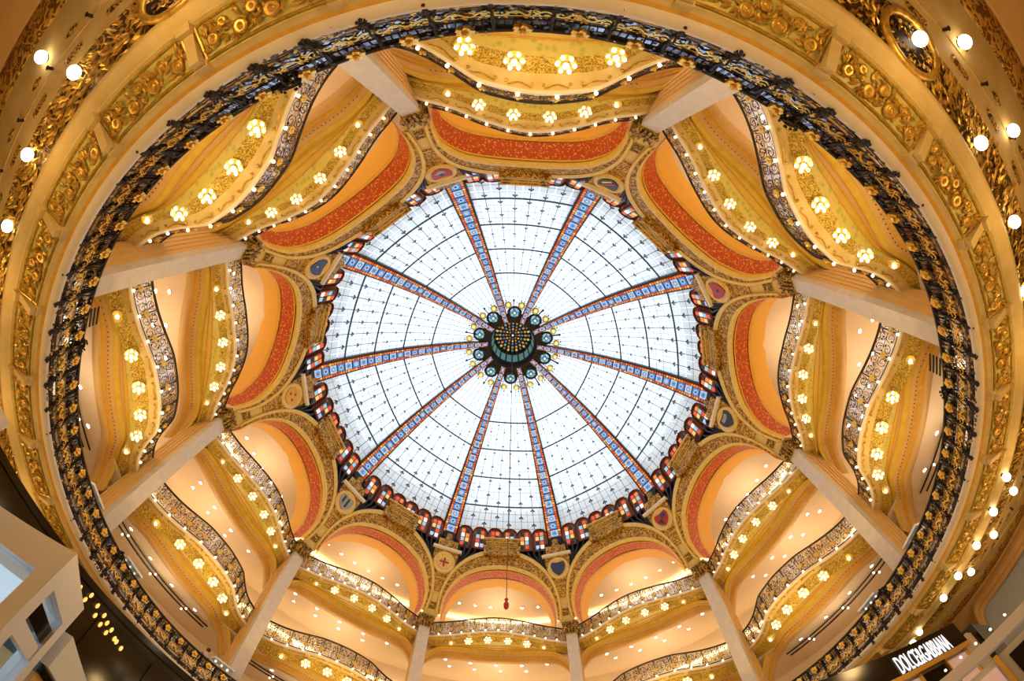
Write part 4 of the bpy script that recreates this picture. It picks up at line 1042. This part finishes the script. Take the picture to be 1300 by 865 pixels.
# shop stand with its name board, lower right
sk = thing('shop_stand', 'black shop stand with lit white lettering, gold trim and posters, lower right corner', 'shop stand', (4.0, -5.8, 0)); SO = (4.0, -5.8, 0)
ol = [(2.75 - .25 * math.sin(t), -6.0 - .25 * math.cos(t)) for t in np.linspace(0, PI, 8)][::-1] + [(2.75, -6.25), (5.5, -6.25), (5.5, -5.3), (2.75, -5.3)]
ol = [(2.75, -6.25), (5.5, -6.25), (5.5, -5.5), (2.75, -5.5)] + [(2.75 - .22 * math.sin(t) - .0, -5.875 + .375 * math.cos(t)) for t in np.linspace(0.2, PI - .2, 7)]
MB().plate([(x, y, 2.69) for x, y in ol], (0, 0, .31)).build('name_board', 'black', sk, SO)
MB().plate([(x * 1.0, y - .015 if y < -6 else y, 2.63) for x, y in ol], (0, 0, .06)).build('gold_trim', 'gold', sk, SO)
MB().box((4.1, -5.85, 1.3), (2.7, .6, 2.66)).build('body', 'white', sk, SO)
for j, (x0, x1, m) in enumerate(((2.85, 3.35, 'black'), (3.4, 3.95, 'shop'), (4.0, 4.45, 'shop'), (4.5, 4.95, 'black'), (5.0, 5.4, 'shop'))):
    MB().box(((x0 + x1) / 2, -6.17, 2.05), (x1 - x0, .03, 1.1)).build('poster', m, sk, SO)
    MB().box((x1 + .025, -6.19, 1.9), (.03, .05, 1.45)).build('gold_strip', 'gold', sk, SO)
    for i_ in range(3): MB().lathe([(.03, 0), (.035, .12), (.015, .14), (.015, .18), (.001, .19)], 8, ((x0 + x1) / 2 - .1 + .1 * i_, -6.25, 1.42)).build('bottle', ['lwhite', 'lpale', 'shred'][i_], sk, SO)
MB().box((4.1, -6.28, 1.4), (2.7, .2, .03)).build('shelf', 'gold', sk, SO)
cu = bpy.data.curves.new('lettering', 'FONT'); cu.body = 'DOLCE&GABBANA'; cu.size = .33; cu.extrude = .004; cu.resolution_u = 3
tmp = bpy.data.objects.new('lettering', cu); COL.objects.link(tmp); bpy.context.view_layer.update()
me = bpy.data.meshes.new_from_object(tmp.evaluated_get(bpy.context.evaluated_depsgraph_get())); bpy.data.objects.remove(tmp); bpy.data.curves.remove(cu)
me.name = 'lettering'; me.materials.clear(); me.materials.append(MT['letter'])
xs = [v.co.x for v in me.vertices]; x0, wt = min(xs), max(xs) - min(xs)
to = bpy.data.objects.new('lettering', me); COL.objects.link(to); to.parent = sk; to['label'] = 'lit white lettering'
to.matrix_basis = Matrix.Translation((4.19 - 4.0, -6.262 + 5.8, 2.70)) @ Matrix.Rotation(PI / 2, 4, 'X') @ Matrix.Diagonal((.985 / wt, 1, 1, 1)) @ Matrix.Translation((-x0, 0, 0))
# second stand at the right edge
s2 = thing('perfume_stand', 'cream framed cosmetics stand with pink posters and gold rails, right lower corner', 'shop stand', (3.9, -7.6, 0)); S2O = (3.9, -7.6, 0)
b0 = np.array((2.75, -6.45)); bd = np.array((.55, -.835)); bn = np.array((.835, .55))
def s2p(s_, t_, z): p = b0 + bd * s_ + bn * t_; return (p[0], p[1], z)
def s2b(s0, s1, t0, t1, z0_, z1, nm, m): return MB().plate([s2p(s0, t0, z0_), s2p(s1, t0, z0_), s2p(s1, t1, z0_), s2p(s0, t1, z0_)], (0, 0, z1 - z0_)).build(nm, m, s2, S2O)
s2b(0, 3.2, 0, .16, 2.10, 2.2, 'top_beam', 'white'); s2b(0, 3.2, .06, .45, 0, 2.04, 'body', 'white')
for j in range(4):
    s2b(.1 + .75 * j, .72 + .75 * j, .02, .06, .9, 1.98, 'poster', 'shop' if j != 2 else 'black'); s2b(.74 + .75 * j, .78 + .75 * j, .0, .05, .5, 2.05, 'gold_rail', 'gold')
s2b(.9, 1.3, 0, .02, 1.3, 1.8, 'mirror_frame', 'gold'); s2b(1.75, 2.1, 0.0, .02, 1.45, 1.95, 'blue_screen', mat('blue_screen', (.3, .5, .9), emit=(.3, .5, 1), estr=.8))
for j in range(9): MB().ball(s2p(.5 + .16 * j, .1, 2.25), .012, 8, 5).build('bulb', 'bulb', s2, S2O)
for j in range(8):
    q_ = s2p(.2 + .34 * j, -.03, 1.3); MB().lathe([(.035, 0), (.04, .16), (.016, .18), (.018, .24), (.001, .25)], 8, q_).build('bottle', ['lamber', 'shred', 'lpale', 'gold'][j % 4], s2, S2O)
s2b(0, 3.2, -.07, .02, 1.27, 1.3, 'shelf', 'gold')
for s0_ in (.35, 1.05, 2.5):
    MB().tube([s2p(s0_ + dx_, -.01, zz_) for dx_, zz_ in [(0, 1.45), (0, 1.8)] + [(.1 - .1 * math.cos(t), 1.8 + .1 * math.sin(t)) for t in np.linspace(.4, PI - .4, 5)] + [(.2, 1.8), (.2, 1.45)]], .014, 5).build('arched_frame', 'edge', s2, S2O)
b3 = thing('black_box', 'matt black display tower beside the shop stand, right lower edge', 'display', (6.9, -5.2, 0)); MB().box((0, 0, 1.5), (1.4, .7, 3.0), .45).build('tower', 'black', b3); MB().box((-.7, -.3, 1.45), (.5, .6, 2.9), .45).build('wing', 'pale', b3)
# moulded wall arch with blue-grey panel, lower right
wa = thing('wall_arch', 'cream moulded wall arch framing a blue-grey panel, right lower edge', 'arch', C(-82, 17.2, 4.2)); AO = C(-82, 17.2, 4.2)
def wp(u, z, r_): return C(-82 + u, r_, z)
G = []
for off in (0, .12, .2, .34, .5):
    o = [(-9.5 - off * 2, 0), (-9.5 - off * 2, 4.6)] + [(-9.5 - off * 2 + (1.6) * (1 - math.cos(t)), 4.6 + (.7 + off) * math.sin(t)) for t in np.linspace(.2, PI / 2, 5)] + [(8, 5.3 + off)]
    G.append([wp(u, z, 17.2 - (0, .1, .02, .1, 0)[(0, .12, .2, .34, .5).index(off)]) for u, z in o])
MB().grid(G).build('moulding', 'tan', wa, AO)
MB().grid([[wp(u, z, 17.25) for z in (0, 5.35)] for u in np.linspace(-9.6, 8.4, 8)]).build('panel', 'slate', wa, AO)
for k_, (u, z, a_) in enumerate(((-13, 5.0, .4), (-15, 4.6, 1.2), (-11.5, 5.5, 0))):
    pass
def leafpiece(ph, r_, rz, ln, wd):
    g = MB(); t = np.linspace(0, 1, 9); up_ = [(x * ln - ln / 2, wd * math.sin(PI * x ** .8), 0) for x in t]; dn2 = [(x * ln - ln / 2, -wd * .6 * math.sin(PI * x), 0) for x in t[::-1][1:-1]]
    g.plate(up_ + dn2, (0, 0, -.02)); return g
for i, (ph, r_, rz, ln, wd) in enumerate(((-77, 16.0, .5, 1.6, .22), (-86, 15.6, 1.1, 1.7, .28), (-92, 15.4, -.2, 1.4, .3), (-97, 15.7, .8, 1.5, .25), (-70, 15.9, .3, 1.5, .22))):
    o = leafpiece(ph, r_, rz, ln, wd).build('leaf_ornament', 'olive', rb); o.matrix_basis = Matrix.Translation(Vector(C(ph, r_, 5.92)) - Vector(RO)) @ Matrix.Rotation(rot_of(ph) + rz, 4, 'Z')
